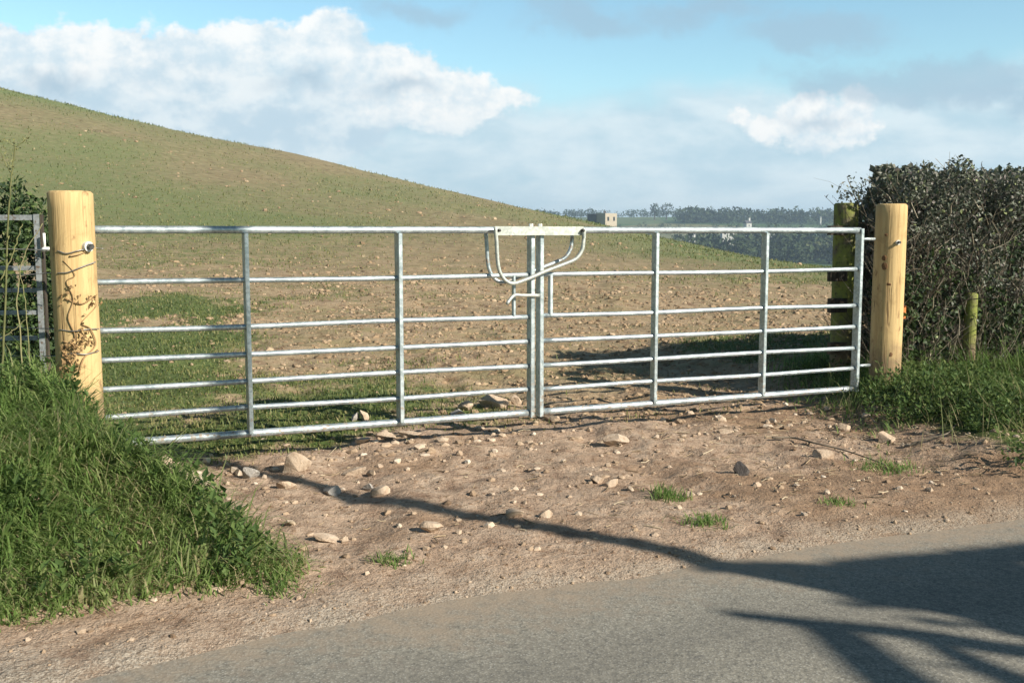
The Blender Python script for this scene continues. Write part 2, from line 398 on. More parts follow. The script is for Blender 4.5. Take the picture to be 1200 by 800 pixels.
def mat_metal(name, a, b, rough=0.42, metal=0.45, speck=None, mud=False):
    k = NT(name); P = k.coord(); n = k.noise(P, 9, 5, 0.65); v = k.voro(P, 85); vc = k.voro(P, 70, 1)
    sc = k.n('ShaderNodeSeparateColor'); k.set(sc.inputs[0], vc)
    col = k.mix(k.smooth(k.math('ADD', k.math('MULTIPLY', n, .7), k.math('MULTIPLY', sc.outputs[0], .3)), .3, .7), a, b)
    if speck: col = k.mix(k.smooth(k.noise(P, 45, 4, 0.7), 0.56, 0.66), col, speck)
    met = metal
    if mud:
        z_ = k.n('ShaderNodeSeparateXYZ'); k.set(z_.inputs[0], P)
        m_ = k.math('MULTIPLY', k.smooth(k.noise(P, 34, 5, .7), .52, .62), k.smooth(z_.outputs[2], .55, .1, .12, .85))
        col = k.mix(m_, col, (0.27, 0.19, 0.125)); met = k.math('MULTIPLY', metal, k.math('SUBTRACT', 1.0, m_))
    k.bsdf(col, k.smooth(n, 0.3, 0.7, rough - 0.08, rough + 0.14), met, normal=k.bump(k.math('ADD', v, k.noise(P, 160, 3)), 0.08, 0.002), spec=0.5); return k.m
def mat_plain(name, col, rough=0.8, var=0.25, scale=6):
    k = NT(name); n = k.noise(k.coord(), scale, 4)
    k.bsdf(k.mix(n, tuple(c * (1 - var) for c in col), tuple(min(1, c * (1 + var)) for c in col)), rough, spec=0.25); return k.m

M = dict(
    ground=mat_ground(), road=mat_road(),
    grass=mat_leaf('lush_grass', [(0.0, (0.085, 0.15, 0.04)), (0.35, (0.165, 0.265, 0.07)), (0.65, (0.255, 0.345, 0.11)), (0.86, (0.34, 0.385, 0.17)), (1.0, (0.40, 0.35, 0.19))], 0.55, 0.6, 0.25),
    turf=mat_leaf('field_grass', [(0.0, (0.06, 0.10, 0.025)), (0.4, (0.14, 0.165, 0.05)), (0.7, (0.25, 0.225, 0.095)), (1.0, (0.38, 0.31, 0.17))], 0.25),
    weed=mat_leaf('weed_leaf', [(0.0, (0.04, 0.075, 0.02)), (0.6, (0.10, 0.16, 0.045)), (1.0, (0.2, 0.25, 0.08))]),
    hedge=mat_leaf('hedge_leaf', [(0.0, (0.045, 0.06, 0.042)), (0.4, (0.10, 0.12, 0.078)), (0.7, (0.185, 0.185, 0.155)), (0.88, (0.24, 0.2, 0.19)), (1.0, (0.3, 0.34, 0.16))], 0.22, 0.5, 0.4),
    bush=mat_leaf('bush_leaf', [(0.0, (0.02, 0.04, 0.015)), (0.6, (0.05, 0.085, 0.025)), (1.0, (0.11, 0.15, 0.04))], 0.2),
    wood_far=mat_leaf('far_leaf', [(0.0, (0.03, 0.046, 0.026)), (0.6, (0.05, 0.07, 0.036)), (1.0, (0.08, 0.095, 0.045))], 0.05, 1.0, 0.0),
    twig=mat_tint('bare_twig', [(0.1, (0.05, 0.04, 0.034)), (0.5, (0.135, 0.11, 0.085)), (0.9, (0.33, 0.29, 0.22))], 0.85, 0.3, 20),
    stem=mat_tint('hedge_stem', [(0.1, (0.08, 0.07, 0.05)), (0.5, (0.2, 0.17, 0.12)), (0.9, (0.33, 0.31, 0.2))], 0.85, 0.4, 25),
    knot=mat_plain('wood_knot', (0.16, 0.085, 0.04), 0.8, 0.4, 60),
    climber=mat_tint('dry_climber', [(0.0, (0.17, 0.11, 0.055)), (0.5, (0.33, 0.21, 0.105)), (1, (0.44, 0.31, 0.17))], 0.85, 0.3, 25),
    bramble=mat_tint('bramble_stem', [(0.1, (0.08, 0.085, 0.035)), (0.6, (0.2, 0.2, 0.09)), (1, (0.3, 0.26, 0.15))], 0.7, 0.2, 25),
    pine=mat_wood('peeled_pine', (0.56, 0.40, 0.195), (0.46, 0.305, 0.14), (0.22, 0.125, 0.06)),
    oldwood=mat_wood('mossy_old_wood', (0.17, 0.145, 0.09), (0.10, 0.085, 0.055), (0.035, 0.03, 0.022), (0.21, 0.235, 0.055)),
    rail=mat_wood('dark_weathered_rail', (0.075, 0.06, 0.045), (0.045, 0.037, 0.03), (0.02, 0.017, 0.014)),
    polewood=mat_wood('pole_wood', (0.14, 0.11, 0.08), (0.10, 0.075, 0.055), (0.04, 0.03, 0.025)),
    galv=mat_metal('galvanised_steel', (0.34, 0.40, 0.43), (0.55, 0.61, 0.63), 0.42, 0.65, mud=True),
    plate=mat_metal('dull_galvanised_plate', (0.36, 0.385, 0.36), (0.52, 0.545, 0.50), 0.5, 0.4),
    bolt=mat_metal('zinc_bolt', (0.6, 0.6, 0.57), (0.75, 0.74, 0.7), 0.45, 0.15),
    dark_bolt=mat_metal('dark_bolt', (0.04, 0.04, 0.04), (0.09, 0.085, 0.08), 0.5, 0.5),
    hurdle=mat_metal('weathered_grey_steel', (0.20, 0.215, 0.22), (0.32, 0.34, 0.35), 0.6, 0.3, (0.14, 0.10, 0.07)),
    wire=mat_metal('old_wire', (0.22, 0.21, 0.2), (0.36, 0.35, 0.33), 0.5, 0.6),
    white=mat_plain('white_plastic', (0.78, 0.77, 0.73), 0.5, 0.06),
    orange=mat_plain('orange_plastic', (0.62, 0.2, 0.06), 0.5, 0.15),
    stone=mat_stone('pale_tan_stone', (0.32, 0.225, 0.155), (0.48, 0.37, 0.275), (0.6, 0.5, 0.4)),
    stone_grey=mat_stone('grey_stone', (0.22, 0.2, 0.18), (0.36, 0.33, 0.3), (0.48, 0.45, 0.42)),
    clod=mat_stone('dark_clod', (0.05, 0.043, 0.04), (0.085, 0.075, 0.07), (0.13, 0.115, 0.105)),
    gravel=mat_tint('loose_gravel', [(0.0, (0.17, 0.115, 0.075)), (0.4, (0.33, 0.24, 0.165)), (0.75, (0.47, 0.37, 0.28)), (1.0, (0.6, 0.52, 0.43))], 0.95, 0.3, 60),
    clods=mat_tint('field_clods', [(0.0, (0.17, 0.12, 0.075)), (0.5, (0.31, 0.22, 0.14)), (1.0, (0.42, 0.32, 0.22))], 0.95, 0.3, 40),
    render=mat_plain('pale_render', (0.40, 0.345, 0.275), 0.9, 0.15, 1.5),
    slate=mat_plain('slate_roof', (0.10, 0.10, 0.115), 0.7, 0.2, 2),
    whitewash=mat_plain('whitewash', (0.5, 0.5, 0.48), 0.9, 0.08, 1.5),
    glass=mat_plain('dark_window', (0.03, 0.035, 0.04), 0.2, 0.1),
    strawy=mat_tint('dry_stick', [(0.0, (0.16, 0.115, 0.07)), (0.5, (0.33, 0.25, 0.16)), (1, (0.5, 0.42, 0.3))], 0.9, 0.2, 40),
)

# ------------------------------------------------------------------ ground sheet
def axis(lo_far, lo, hi, hi_far, step, growth=1.07):
    a = list(np.arange(lo, hi + 1e-6, step)); s = step; x = hi
    up = []
    while x < hi_far: s *= growth; x += s; up.append(x)
    s = step; x = lo; dn = []
    while x > lo_far: s *= growth; x -= s; dn.append(x)
    return np.array(dn[::-1] + a + up)
gx = axis(-1700, -3.4, 4.6, 1700, 0.027)
gy = axis(-60, 2.3, 9.5, 2500, 0.027, 1.03)
X, Y = np.meshgrid(gx, gy)
x, y = X.ravel(), Y.ravel()
z = ground(x, y)
r = TR[0] * x + TR[1] * y; q = NQ[0] * x + NQ[1] * y
bm_, vm_ = bank_mask(r, q), verge_mask(r, q)
def turf_fn(x, y, r, q):
    b = bank_mask(r, q); v = verge_mask(r, q)
    gate = (1 - sstep(5.2, 6.2, q))
    u = x / np.maximum(y, 4)
    n1 = fbm(x * 0.55 + 3, y * 0.38, 4, 41)
    fld = 0.24 + 1.7 * (n1 - 0.5)
    fld = fld + (0.15 + 0.75 * fbm(x * 1.1, y * .6, 4, 48)) * np.exp(-((y - 14.5) / 5.0) ** 2) * (1 - sstep(-0.33, -0.22, u)) + 0.55 * fbm(x * 1.2 + 5, y * 1.0, 4, 49) * np.exp(-((y - 9.3) / 2.2) ** 2) * (1 - sstep(-0.12, 0.06, u)) + 0.20 * (1 - sstep(6.4, 8.0, q))
    fld = fld - 0.30 * np.exp(-((y - 15) / 5.0) ** 2) * sstep(-0.24, -0.12, u) - 0.35 * np.exp(-((y - 22) / 4.0) ** 2)
    hill = 0.42 + 1.25 * (fbm(x * 0.07 + 9, y * 0.05, 5, 43) - 0.5) + 0.16 * sstep(-0.42, -0.12, x / np.maximum(y, 5)) - 0.04 * sstep(0.05, 0.2, x / np.maximum(y, 5))
    k = sstep(12, 26, y)
    t = fld * (1 - k) + hill * k
    t = t * (1 - gate)
    t = np.maximum(t, np.maximum(b * 1.0 - 0.05, 0.75 * v * (0.35 + fbm(x * 1.5, y * 1.5, 3, 44))))
    return t
turf = turf_fn(x, y, r, q)
turf = np.where(q < -1.7, 0.9, turf)
zone = sstep(5.6, 8.0, q)
hill_a = sstep(15, 45, y + 9 * (fbm(x * .25, y * .25, 3, 54) - .5))
far = sstep(105, 150, y)
edge_g = .8 * (1 - sstep(3.12, 3.5, q + .5 * (fbm(r * 1.1, q * 1.1, 3, 53) - .5)))
ny, nx = X.shape
idx = np.arange(nx * ny).reshape(ny, nx)
quads = np.stack([idx[:-1, :-1], idx[:-1, 1:], idx[1:, 1:], idx[1:, :-1]], -1).reshape(-1, 4)
solo('ground', (np.stack([x, y, z], -1), [quads]), M['ground'], kind='structure', smooth=True,
     label='bare gateway soil and stubble field rising to a hill', attrs={'turf': turf, 'zone': zone, 'hill': hill_a, 'far': far, 'edge': edge_g})
print('ground', nx, ny)

# ------------------------------------------------------------------ lane
rr = np.concatenate([np.linspace(-60, -3, 40), np.linspace(-2.9, 9, 200), np.linspace(9.3, 60, 40)])
qq = np.linspace(-1.95, 3.45, 110)
Rg, Qg = np.meshgrid(rr, qq)
zr = 0.0 + 0.012 * (1 - ((Qg - 0.7) / 2.6) ** 2) + 0.006 * (fbm(Rg * 2, Qg * 2, 3, 51) - 0.5)
pv = TR[None] * Rg.ravel()[:, None] + NQ[None] * Qg.ravel()[:, None]; pv[:, 2] = zr.ravel() - 0.012
idx = np.arange(Rg.size).reshape(Rg.shape)
quads = np.stack([idx[:-1, :-1], idx[:-1, 1:], idx[1:, 1:], idx[1:, :-1]], -1).reshape(-1, 4)
solo('road', (pv, [quads]), M['road'], kind='structure', smooth=True, label='narrow worn asphalt lane with dusty edge', attrs={'q': Qg.ravel()})

# ------------------------------------------------------------------ posts
def log(c, z0, z1, rad, seed, lean=(0, 0), n=28, chamfer=0.012):
    zs = np.concatenate([np.linspace(z0, z1 - chamfer, 22), [z1]])
    vs = []
    for i, zz in enumerate(zs):
        t = (zz - z0) / (z1 - z0)
        a = np.arange(n) * 2 * math.pi / n
        rr_ = rad * (1 + 0.03 * (1 - t)) * (1 + 0.05 * (fbm(np.cos(a) * 1.2 + seed, np.sin(a) * 1.2 + zz * 1.6, 3, seed) - 0.5))
        if i == len(zs) - 1: rr_ = rr_ - chamfer
        vs.append(np.stack([c[0] + lean[0] * t + rr_ * np.cos(a), c[1] + lean[1] * t + rr_ * np.sin(a), np.full(n, zz)], -1))
    V = np.concatenate(vs); idx = np.arange(len(zs) * n).reshape(len(zs), n); nx_ = np.roll(idx, -1, 1)
    Q = np.stack([idx[:-1], nx_[:-1], nx_[1:], idx[1:]], -1).reshape(-1, 4)
    return V, [Q, idx[-1][None]]
def bolt(parent, p, d, rad=0.024, mat=None, inner=None):
    d = norm(np.asarray(d, float))
    w = part('hinge_bolt', rod(p - d * 0.01, p + d * 0.012, rad, 20), mat or M['bolt'], parent, False)
    part('nut', rod(p + d * 0.012, p + d * 0.032, rad * 0.62, 6), inner or M['dark_bolt'], w)
    return w
GQ = 5.61
pl = at_q(90, 340, 5.47); PL = np.array([pl[0], pl[1], 0.0]); RL = 0.104
t = thing('gate_post', 'peeled round gate post wrapped in dry stems, at the grassy bank', 'post', (PL[0], PL[1], gz(PL)), 'round timber posts of the gateway')
part('timber', log(PL, gz(PL) - 0.3, at_y(90, 224, PL[1])[2], RL, 3, (-0.012, 0)), M['pine'], t, True)
fd = norm(np.array([0.16, -1, 0])); bp = at_y(108, 289, PL[1] - RL * 0.75); 
bdir = norm(np.array([bp[0] - PL[0], bp[1] - PL[1], 0]))
bolt(t, PL * np.array([1, 1, 0]) + bdir * RL * 1.01 + np.array([0, 0, bp[2]]), bdir, .025)
pr_ = at_q(1040, 340, 5.60); PR = np.array([pr_[0], pr_[1], 0.0]); RR_ = 0.105
t2 = thing('gate_post', 'clean peeled round gate post in front of the hedge', 'post', (PR[0], PR[1], gz(PR)), 'round timber posts of the gateway')
part('timber', log(PR, gz(PR) - 0.3, at_y(1040, 239, PR[1])[2], RR_, 7, (0.008, 0)), M['pine'], t2, True)
bp = at_y(1050, 284, PR[1] - RR_ * 0.8); bdir = norm(np.array([bp[0] - PR[0], bp[1] - PR[1], 0]))
bolt(t2, PR + bdir * RR_ * 1.0 + np.array([0, 0, bp[2]]), bdir, 0.016)
for kx, ky, kr in ((1035, 302, 0.017), (1036, 312, 0.022), (1042, 333, 0.016), (1043, 415, 0.017), (1038, 275, 0.010)):
    kp = at_y(kx, ky, PR[1] - RR_ * 0.9); kd = norm(np.array([kp[0] - PR[0], kp[1] - PR[1], 0]))
    kc = PR + kd * (RR_ * 1.012) + np.array([0, 0, kp[2]])
    v, f = stone_geo(kr, kr, kr * 1.25, int(kx + ky), 3)
    m_ = np.stack([norm(np.cross(kd, ZA)), kd * 0.35, ZA]); part('knot', (v @ m_ + kc - kd * kr * .22, f), M['knot'], t2, True)

# ------------------------------------------------------------------ field gates
ZB, ZT = 0.152, 1.252
RAILS = [1.1, 0.832, 0.585, 0.435, 0.287, 0.141, 0.0]
def gate_leaf(r0, r1, hinge_left, label):
    hx = r0 if hinge_left else r1
    base = RQ(hx, GQ, 0.0)
    g = thing('field_gate', label, 'gate', base, 'galvanised seven-bar field gates')
    for i, h in enumerate(RAILS):
        big = i in (0, 6); rad = 0.0205 if big else 0.0145
        a, b = RQ(r0, GQ, ZB + h), RQ(r1, GQ, ZB + h)
        n = 24; tt = np.linspace(0, 1, n)[:, None]; path = a * (1 - tt) + b * tt
        path[:, 2] += 0.003 * np.sin(np.linspace(0, 3.1, n) * (1 + i % 3) + i) * (0 if big else 1)
        part('bar', tubes(path, np.full(n, rad), 14), M['galv'], g, True)
    return g
def upright(g, r_, w, dep, z0=ZB, z1=ZT, name='upright', off=0.0):
    return part(name, obox(RQ(r_, GQ + off, (z0 + z1) / 2), TR, NQ, ZA, w / 2, dep / 2, (z1 - z0) / 2, 0.003), M['galv'], g)
def r_of(px, py):
    return float(at_q(px, py, GQ) @ TR)
rl0, rl1 = 0.0, r_of(622, 380); rr0, rr1 = r_of(632.5, 380), r_of(1004, 380)
GL = gate_leaf(rl0, rl1, True, 'left galvanised seven-bar gate, bottom bar running into the grass bank')
GR = gate_leaf(rr0, rr1, False, 'right galvanised seven-bar gate, its far end beside the mossy post')
upright(GL, rl0 + 0.014, 0.026, 0.06, name='hinge_stile')
upright(GL, rl1, 0.026, 0.066, ZB - 0.024, ZT - 0.02, 'meeting_stile')
upright(GR, rr0, 0.026, 0.066, ZB - 0.024, ZT - 0.02, 'meeting_stile')
upright(GR, rr1, 0.026, 0.062, ZB - 0.018, ZT + 0.012, 'hinge_stile')
for px in (290, 468): upright(GL, r_of(px, 380), 0.024, 0.085, ZB + 0.004, ZT - 0.018)
for px in (767, 894.5): upright(GR, r_of(px, 380), 0.024, 0.056, ZB + 0.004, ZT - 0.018)
upright(GL, r_of(602, 350), 0.016, 0.03, ZB + RAILS[2], ZB + RAILS[1], 'bracket')
upright(GR, r_of(645, 345), 0.020, 0.036, ZB + RAILS[2], ZB + RAILS[1], 'bracket')
# hinge fittings on the right stile
for zz in (ZB + 0.16, ZT - 0.06):
    part('hinge_eye', rod(RQ(rr1 + 0.0, GQ - 0.01, zz), RQ(rr1 + 0.13, GQ - 0.0, zz), 0.011, 10), M['galv'], GR, True)
for zz in (ZB + 0.42, ZT - 0.18):
    part('hinge_eye', rod(RQ(rl0 - 0.02, GQ, zz), RQ(rl0 - 0.02, GQ - 0.1, zz), 0.011, 10), M['galv'], GL, True)
# throw-over latch: plate with two hoops, one each side of the leaves
lt_q = GQ - 0.055
la, lb = at_q(579, 270.5, lt_q), at_q(684, 270.5, lt_q)
zc = (la[2] + lb[2]) / 2
latch = link('throw_over_latch', None, GL, None); latch.location = [float(v) for v in (la - np.array(GL.location))]
cc = (la + lb) / 2; cc[2] = zc
part('plate', obox(cc, TR, ZA, NQ, np.linalg.norm((lb - la)[:2]) / 2, 0.026, 0.004, 0.004), M['plate'], latch)
part('top_strap', obox(cc + np.array([0, 0, 0.0215]) + NQ * 0.067, TR, ZA, NQ, 0.17, 0.004, 0.062), M['plate'], latch)
hoop = [(580.5, 266), (582, 285), (584, 312), (590, 326), (600, 332), (615, 328), (640, 317.5), (662, 309), (675, 303), (682, 293), (684, 281), (684.5, 268)]
part('hoop', tubes(smooth_path([at_q(a, b, lt_q - 0.016) for a, b in hoop], 5), np.full(5 * (len(hoop) - 1) + 1, 0.0115), 12), M['plate'], latch, True)
rear = [at_q(a, b, lt_q - 0.016) + NQ * 0.16 for a, b in hoop]
part('hoop', tubes(smooth_path(rear, 5), np.full(5 * (len(hoop) - 1) + 1, 0.0115), 12), M['galv'], latch, True)
for px in (583.5, 681.5):
    c0 = at_q(px, 270, lt_q)
    part('pivot_bolt', rod(c0 - NQ * 0.03, c0 + NQ * 0.17, 0.009, 12), M['dark_bolt'], latch, True)
for rr_ in (rl1, rr0):
    part('strap_bolt', rod(RQ(rr_, GQ + 0.0, zc + 0.012), RQ(rr_, GQ + 0.0, zc + 0.042), 0.013, 6), M['bolt'], latch)
# slide bolt with cranked handle
sb = [at_q(632, 346, GQ - 0.047), at_q(612, 346, GQ - 0.047), at_q(604, 345.5, GQ - 0.05), at_q(599, 349, GQ - 0.06), at_q(594, 356, GQ - 0.075)]
part('slide_bolt', tubes(smooth_path(sb, 4), np.full(17, 0.010), 10), M['plate'], GR, True)

# ------------------------------------------------------------------ wires and dry stems on the left post
def wrap(points, rad, lift=0.006):
    """points (px,py) laid on the front of the left post"""
    out = []
    for a, b in points:
        d = ray(a, b); o = np.array([0, 0, H]); R = RL + lift
        # ray / cylinder
        A = d[0] ** 2 + d[1] ** 2; oc = o[:2] - PL[:2]; B = d[:2] @ oc; C = oc @ oc - R * R; disc = B * B - A * C
        tt = (-B - math.sqrt(disc)) / A if disc > 0 else -B / A
        out.append(o + d * tt)
    return smooth_path(out, 5)
HU = at_y(48, 340, 5.5)                      # the hurdle's upright
def wire_strand(label, left, on_post, tail=None):
    p = [at_y(a, b, 5.45) for a, b in left]
    w = wrap(on_post, 0)
    path = np.vstack([smooth_path(p, 4), w] + ([smooth_path([at_y(a, b, 5.2) for a, b in tail], 3)] if tail else []))
    solo('wire', tubes(path, np.full(len(path), 0.0028), 6), M['wire'], label, 'wire', 'wires tied round the left post', smooth=True, loc=path[0])
wire_strand('upper wire on the left post, running from the white insulator to the hinge bolt', [(-20, 291), (20, 292), (56, 293)], [(68, 294), (78, 297), (90, 294), (104, 291)], [(113, 290.5), (121, 291.5)])
wire_strand('second wire on the left post, just below its hinge bolt', [(-20, 320), (25, 322), (55, 320)], [(68, 320), (80, 319), (95, 313), (112, 307)])
wire_strand('third wire, halfway down the left post', [(-20, 383), (25, 384), (55, 385)], [(70, 386), (85, 388), (100, 386), (116, 385)])
wire_strand('lowest wire round the left post, just above the grass', [(-20, 416), (25, 417), (55, 417)], [(72, 417), (85, 414), (100, 415), (116, 411)])
ivy = thing('dry_climber', 'dry brown climber stems with withered leaves clinging to the left gate post', 'climber', (PL[0], PL[1] - RL, gz(PL)))
for pts in ([(78, 452), (82, 430), (76, 410), (88, 395), (80, 372), (86, 350), (78, 330), (88, 322), (74, 305)],
            [(92, 440), (98, 420), (112, 404), (106, 385), (96, 378), (112, 360), (114, 350)],
            [(74, 400), (92, 404), (112, 398)], [(76, 350), (96, 356), (114, 345)], [(80, 428), (88, 418), (80, 408), (72, 405)], [(82, 300), (92, 298), (106, 293)]):
    w = wrap(pts, 0, 0.004); part('stem', tubes(w, np.linspace(0.005, 0.0016, len(w)), 6), M['climber'], ivy, True, attrs={'tint': np.full(len(w) * 6, rng.uniform(.3, .8))})
lc = []
for px, py, n in ((84, 408, 40), (100, 398, 34), (80, 430, 46), (108, 352, 16), (82, 345, 14), (96, 380, 8)):
    for _ in range(n): lc.append(wrap([(px + rng.normal() * 7 if abs(rng.normal()) > 0 else px, py + rng.normal() * 6), (px, py)], 0, 0.012)[0])
lc = np.array(lc); N = len(lc)
(gv, gf), ti = leaves(lc, rdir(N) + np.array([0, 0, -0.5]), rdir(N) + np.array([0, -1.2, 0]), rng.uniform(0.012, 0.03, N), rng.uniform(0.008, 0.02, N), rng.uniform(0, 0.7, N))
part('withered_leaves', (gv, gf), M['climber'], ivy, kind='stuff', attrs={'tint': ti})

# ------------------------------------------------------------------ old steel hurdle at the left edge
hz = gz(HU)
hd = thing('steel_hurdle', 'old weathered grey steel hurdle beyond the left post, with a slotted upright', 'hurdle', (HU[0], HU[1], hz))
up_top = at_y(48, 251, HU[1])[2]
part('upright', obox((HU[0] - 0.006, HU[1], (up_top + hz) / 2), (1, 0.15, 0), (-0.15, 1, 0), ZA, 0.014, 0.004, (up_top - hz) / 2), M['hurdle'], hd)
part('upright', obox((HU[0] + 0.013, HU[1] + 0.022, (up_top + hz) / 2 - 0.003), (0.15, -1, 0), (1, 0.15, 0), ZA, 0.02, 0.004, (up_top - hz) / 2), M['rail'], hd)
ld = norm(np.array([-1, -0.1, 0]))
for py in (255, 314, 340, 366, 396):
    p0 = at_y(44, py, HU[1] + 0.015)
    part('rail', obox(p0 + ld * 1.1, ld, np.cross(ZA, ld), ZA, 1.1, 0.012, 0.014 if py == 255 else 0.011), M['hurdle'], hd)
part('upright', obox(np.array([HU[0], HU[1], (up_top + hz) / 2]) + ld * 2.2, (1, 0.15, 0), (-0.15, 1, 0), ZA, 0.018, 0.006, (up_top - hz) / 2), M['hurdle'], hd)
ins = at_y(55, 292, HU[1] - 0.03)
it = thing('insulator', 'white plastic fence insulator on the upright of the steel hurdle', 'insulator', ins)
part('body', tubes(np.array([ins + np.array([-0.03, 0, -0.002]), ins + np.array([-0.012, 0, 0]), ins + np.array([0.0, 0, 0]), ins + np.array([0.028, -0.01, 0.002])]), np.array([[0.008, 0.014, 0.012, 0.01]])[0], 12), M['white'], it, True)
part('peg', rod(ins + np.array([-0.012, 0.0, 0.01]), ins + np.array([-0.012, 0.0, 0.085]), 0.007, 10), M['white'], it, True)

# ------------------------------------------------------------------ mossy post and rails at the hedge end
mp = at_y(990, 340, 8.05); MP = np.array([mp[0], mp[1], 0.0])
ft = thing('post_and_rail_fence', 'old post-and-rail fence end with a mossy green post, behind the right gate', 'fence', (MP[0], MP[1], gz(MP)))
part('post', log(MP, gz(MP) - 0.2, at_y(990, 238, MP[1])[2], 0.094, 15, (-0.01, 0)), M['oldwood'], ft, True)
for py, hh in ((270, 0.035), (322, 0.05), (358, 0.055), (408, 0.045)):
    p0 = at_y(971, py, MP[1] - 0.12)
    e = p0 + norm(np.array([0.95, 0.3, 0])) * 1.9
    part('rail', obox((p0 + e) / 2 , norm(e - p0), np.cross(ZA, norm(e - p0)), ZA, 0.95, 0.022, hh, 0.004), M['rail'], ft)
e = MP + norm(np.array([0.95, 0.3, 0])) * 1.75
part('post', log(e + np.array([0, 0.03, 0]), gz(e) - 0.2, 1.35, 0.08, 16), M['oldwood'], ft, True)
sk = at_y(1135, 420, 7.62)
skt = thing('hedge_stake', 'short grey-green stake standing in the foot of the hedge', 'stake', (sk[0], sk[1], gz(sk)))
part('stake', log(np.array([sk[0], sk[1], 0]), gz(sk) - 0.2, at_y(1135, 343, 7.62)[2], 0.045, 22), M['oldwood'], skt, True)
og = at_y(1058, 366, 7.42)
solo('plastic_tag', obox(og, norm(np.array([1, .3, 0])), norm(np.array([-.3, 1, 0])), ZA, 0.022, 0.012, 0.045, 0.006), M['orange'], 'small orange tag beside the right gate post, against the hedge', 'tag', loc=og)

# ------------------------------------------------------------------ hedge
HS = np.array([2.70, 7.42]); HT = norm(np.array([0.95, 0.31])); HN = np.array([-HT[1], HT[0]])
HLEN, HTHK, HHT = 7.0, 1.25, 1.71
def hl(a, b, zz):
    a, b = np.broadcast_arrays(np.asarray(a, float), np.asarray(b, float))
    xy = HS[None] + np.outer(np.ravel(a), HT) + np.outer(np.ravel(b), HN)
    return np.column_stack([xy, np.broadcast_to(zz, xy.shape[0])])
hg = thing('hedge', 'trimmed dark hawthorn hedge with bare twigs at its foot, right of the gateway', 'hedge', (HS[0] + 2, HS[1] + 1, 0.1))
N = 190000
a = rng.uniform(0, 1, N) ** 1.35 * HLEN; 
b = rng.beta(0.75, 0.75, N) * HTHK
zz = 0.05 + (HHT + .1 - 0.05) * rng.beta(1.5, 0.8, N)
lump = fbm(a * 2.2, zz * 2.2, 3, 61)
b = np.where(b < HTHK / 2, b + 0.34 * (lump - 0.55) - 0.10 * sstep(0.7, 1.6, zz), b)
top = HHT + 0.02 + 0.24 * (fbm(a * 3.0, b * 3.0, 5, 62, .6) - 0.5) - 0.02 * np.clip(a, 0, 1)
endr = 0.28 * (fbm(b * 3, zz * 3, 3, 63) - 0.2)
core = sstep(.25, .55, b) * (1 - sstep(.85, 1.1, b)); dens = np.maximum(0.22 + 1.1 * sstep(0.35, 1.15, zz), .8 * core); gap = fbm(a * 4.5, zz * 4.5 + b * 3, 3, 64) + .3 * core
keep = (zz < top) & (a > endr - .06 + .5 * b + .05 * sstep(1.3, 1.75, zz)) & (rng.uniform(0, 1, N) < dens) & (gap > 0.455)
a, b, zz = a[keep], b[keep], zz[keep]; N = len(a)
c = hl(a, b, zz)
tint = np.clip(rng.normal(0.48, 0.26, N) + 0.25 * (fbm(a * 2, zz * 2, 2, 65) - 0.5), 0, 1)
(gv, gf), ti = leaves(c, rdir(N), rdir(N) + np.array([0.1, -0.5, 0.7]), rng.uniform(0.02, 0.046, N) * (1 + .9 * core[keep]), rng.uniform(0.014, 0.03, N) * (1 + .9 * core[keep]), tint)
part('foliage', (gv, gf), M['hedge'], hg, attrs={'tint': ti})
N = 26000
a = rng.uniform(0, 1, N) ** 1.3 * HLEN; b = rng.beta(.7, 2.2, N) * .8 - .06; zz = rng.beta(1.1, 1.7, N) * 1.25
kk = (fbm(a * 2.6, zz * 2.6, 3, 66) > .47 + .10 * sstep(.5, 1.2, zz)) & (a > .5 * b - .05); a, b, zz = a[kk], b[kk], zz[kk]; N = len(a); c = hl(a, b, zz + .05)
(gv, gf), ti = leaves(c, rdir(N) + np.array([0, -.2, -.2]), rdir(N) + np.array([.2, -.9, .7]), rng.uniform(.025, .055, N), rng.uniform(.02, .042, N), np.clip(rng.normal(.38, .25, N), 0, 1))
part('ivy', (gv, gf), M['bush'], hg, attrs={'tint': ti})
# twigs: fans of fine branches
N = 6500
a = rng.uniform(0, 1, N) ** 1.3 * HLEN + 0.05; b = rng.beta(0.55, 1.3, N) * HTHK - .04; z0 = (HHT - .25) * rng.beta(.8, 1.5, N)
a = np.maximum(a, .55 * b + .03); st = hl(a, b, z0); d = norm(rdir(N) * 0.75 + np.array([0, -0.15, 0.9])); Ln = rng.uniform(0.15, 0.55, N)
sg = 5; tt = np.linspace(0, 1, sg)
path = st[:, None] + d[:, None] * (Ln[:, None] * tt)[:, :, None] + np.cumsum(rng.normal(0, 0.022, (N, sg, 3)), 1)
path[:, :, 2] = np.minimum(path[:, :, 2], HHT + 0.04 + 0.22 * rng.uniform(0, 1, (N, 1)) ** 4)
R = (0.0015 + .0045 * rng.uniform(0, 1, N) ** 2)[:, None] * (1 - 0.65 * tt)[None]
tg = tubes(path, R, 4, False)
part('twigs', tg, M['twig'], hg, kind='stuff', attrs={'tint': np.repeat(np.clip(rng.normal(0.55, 0.28, N), 0, 1), sg * 4)})
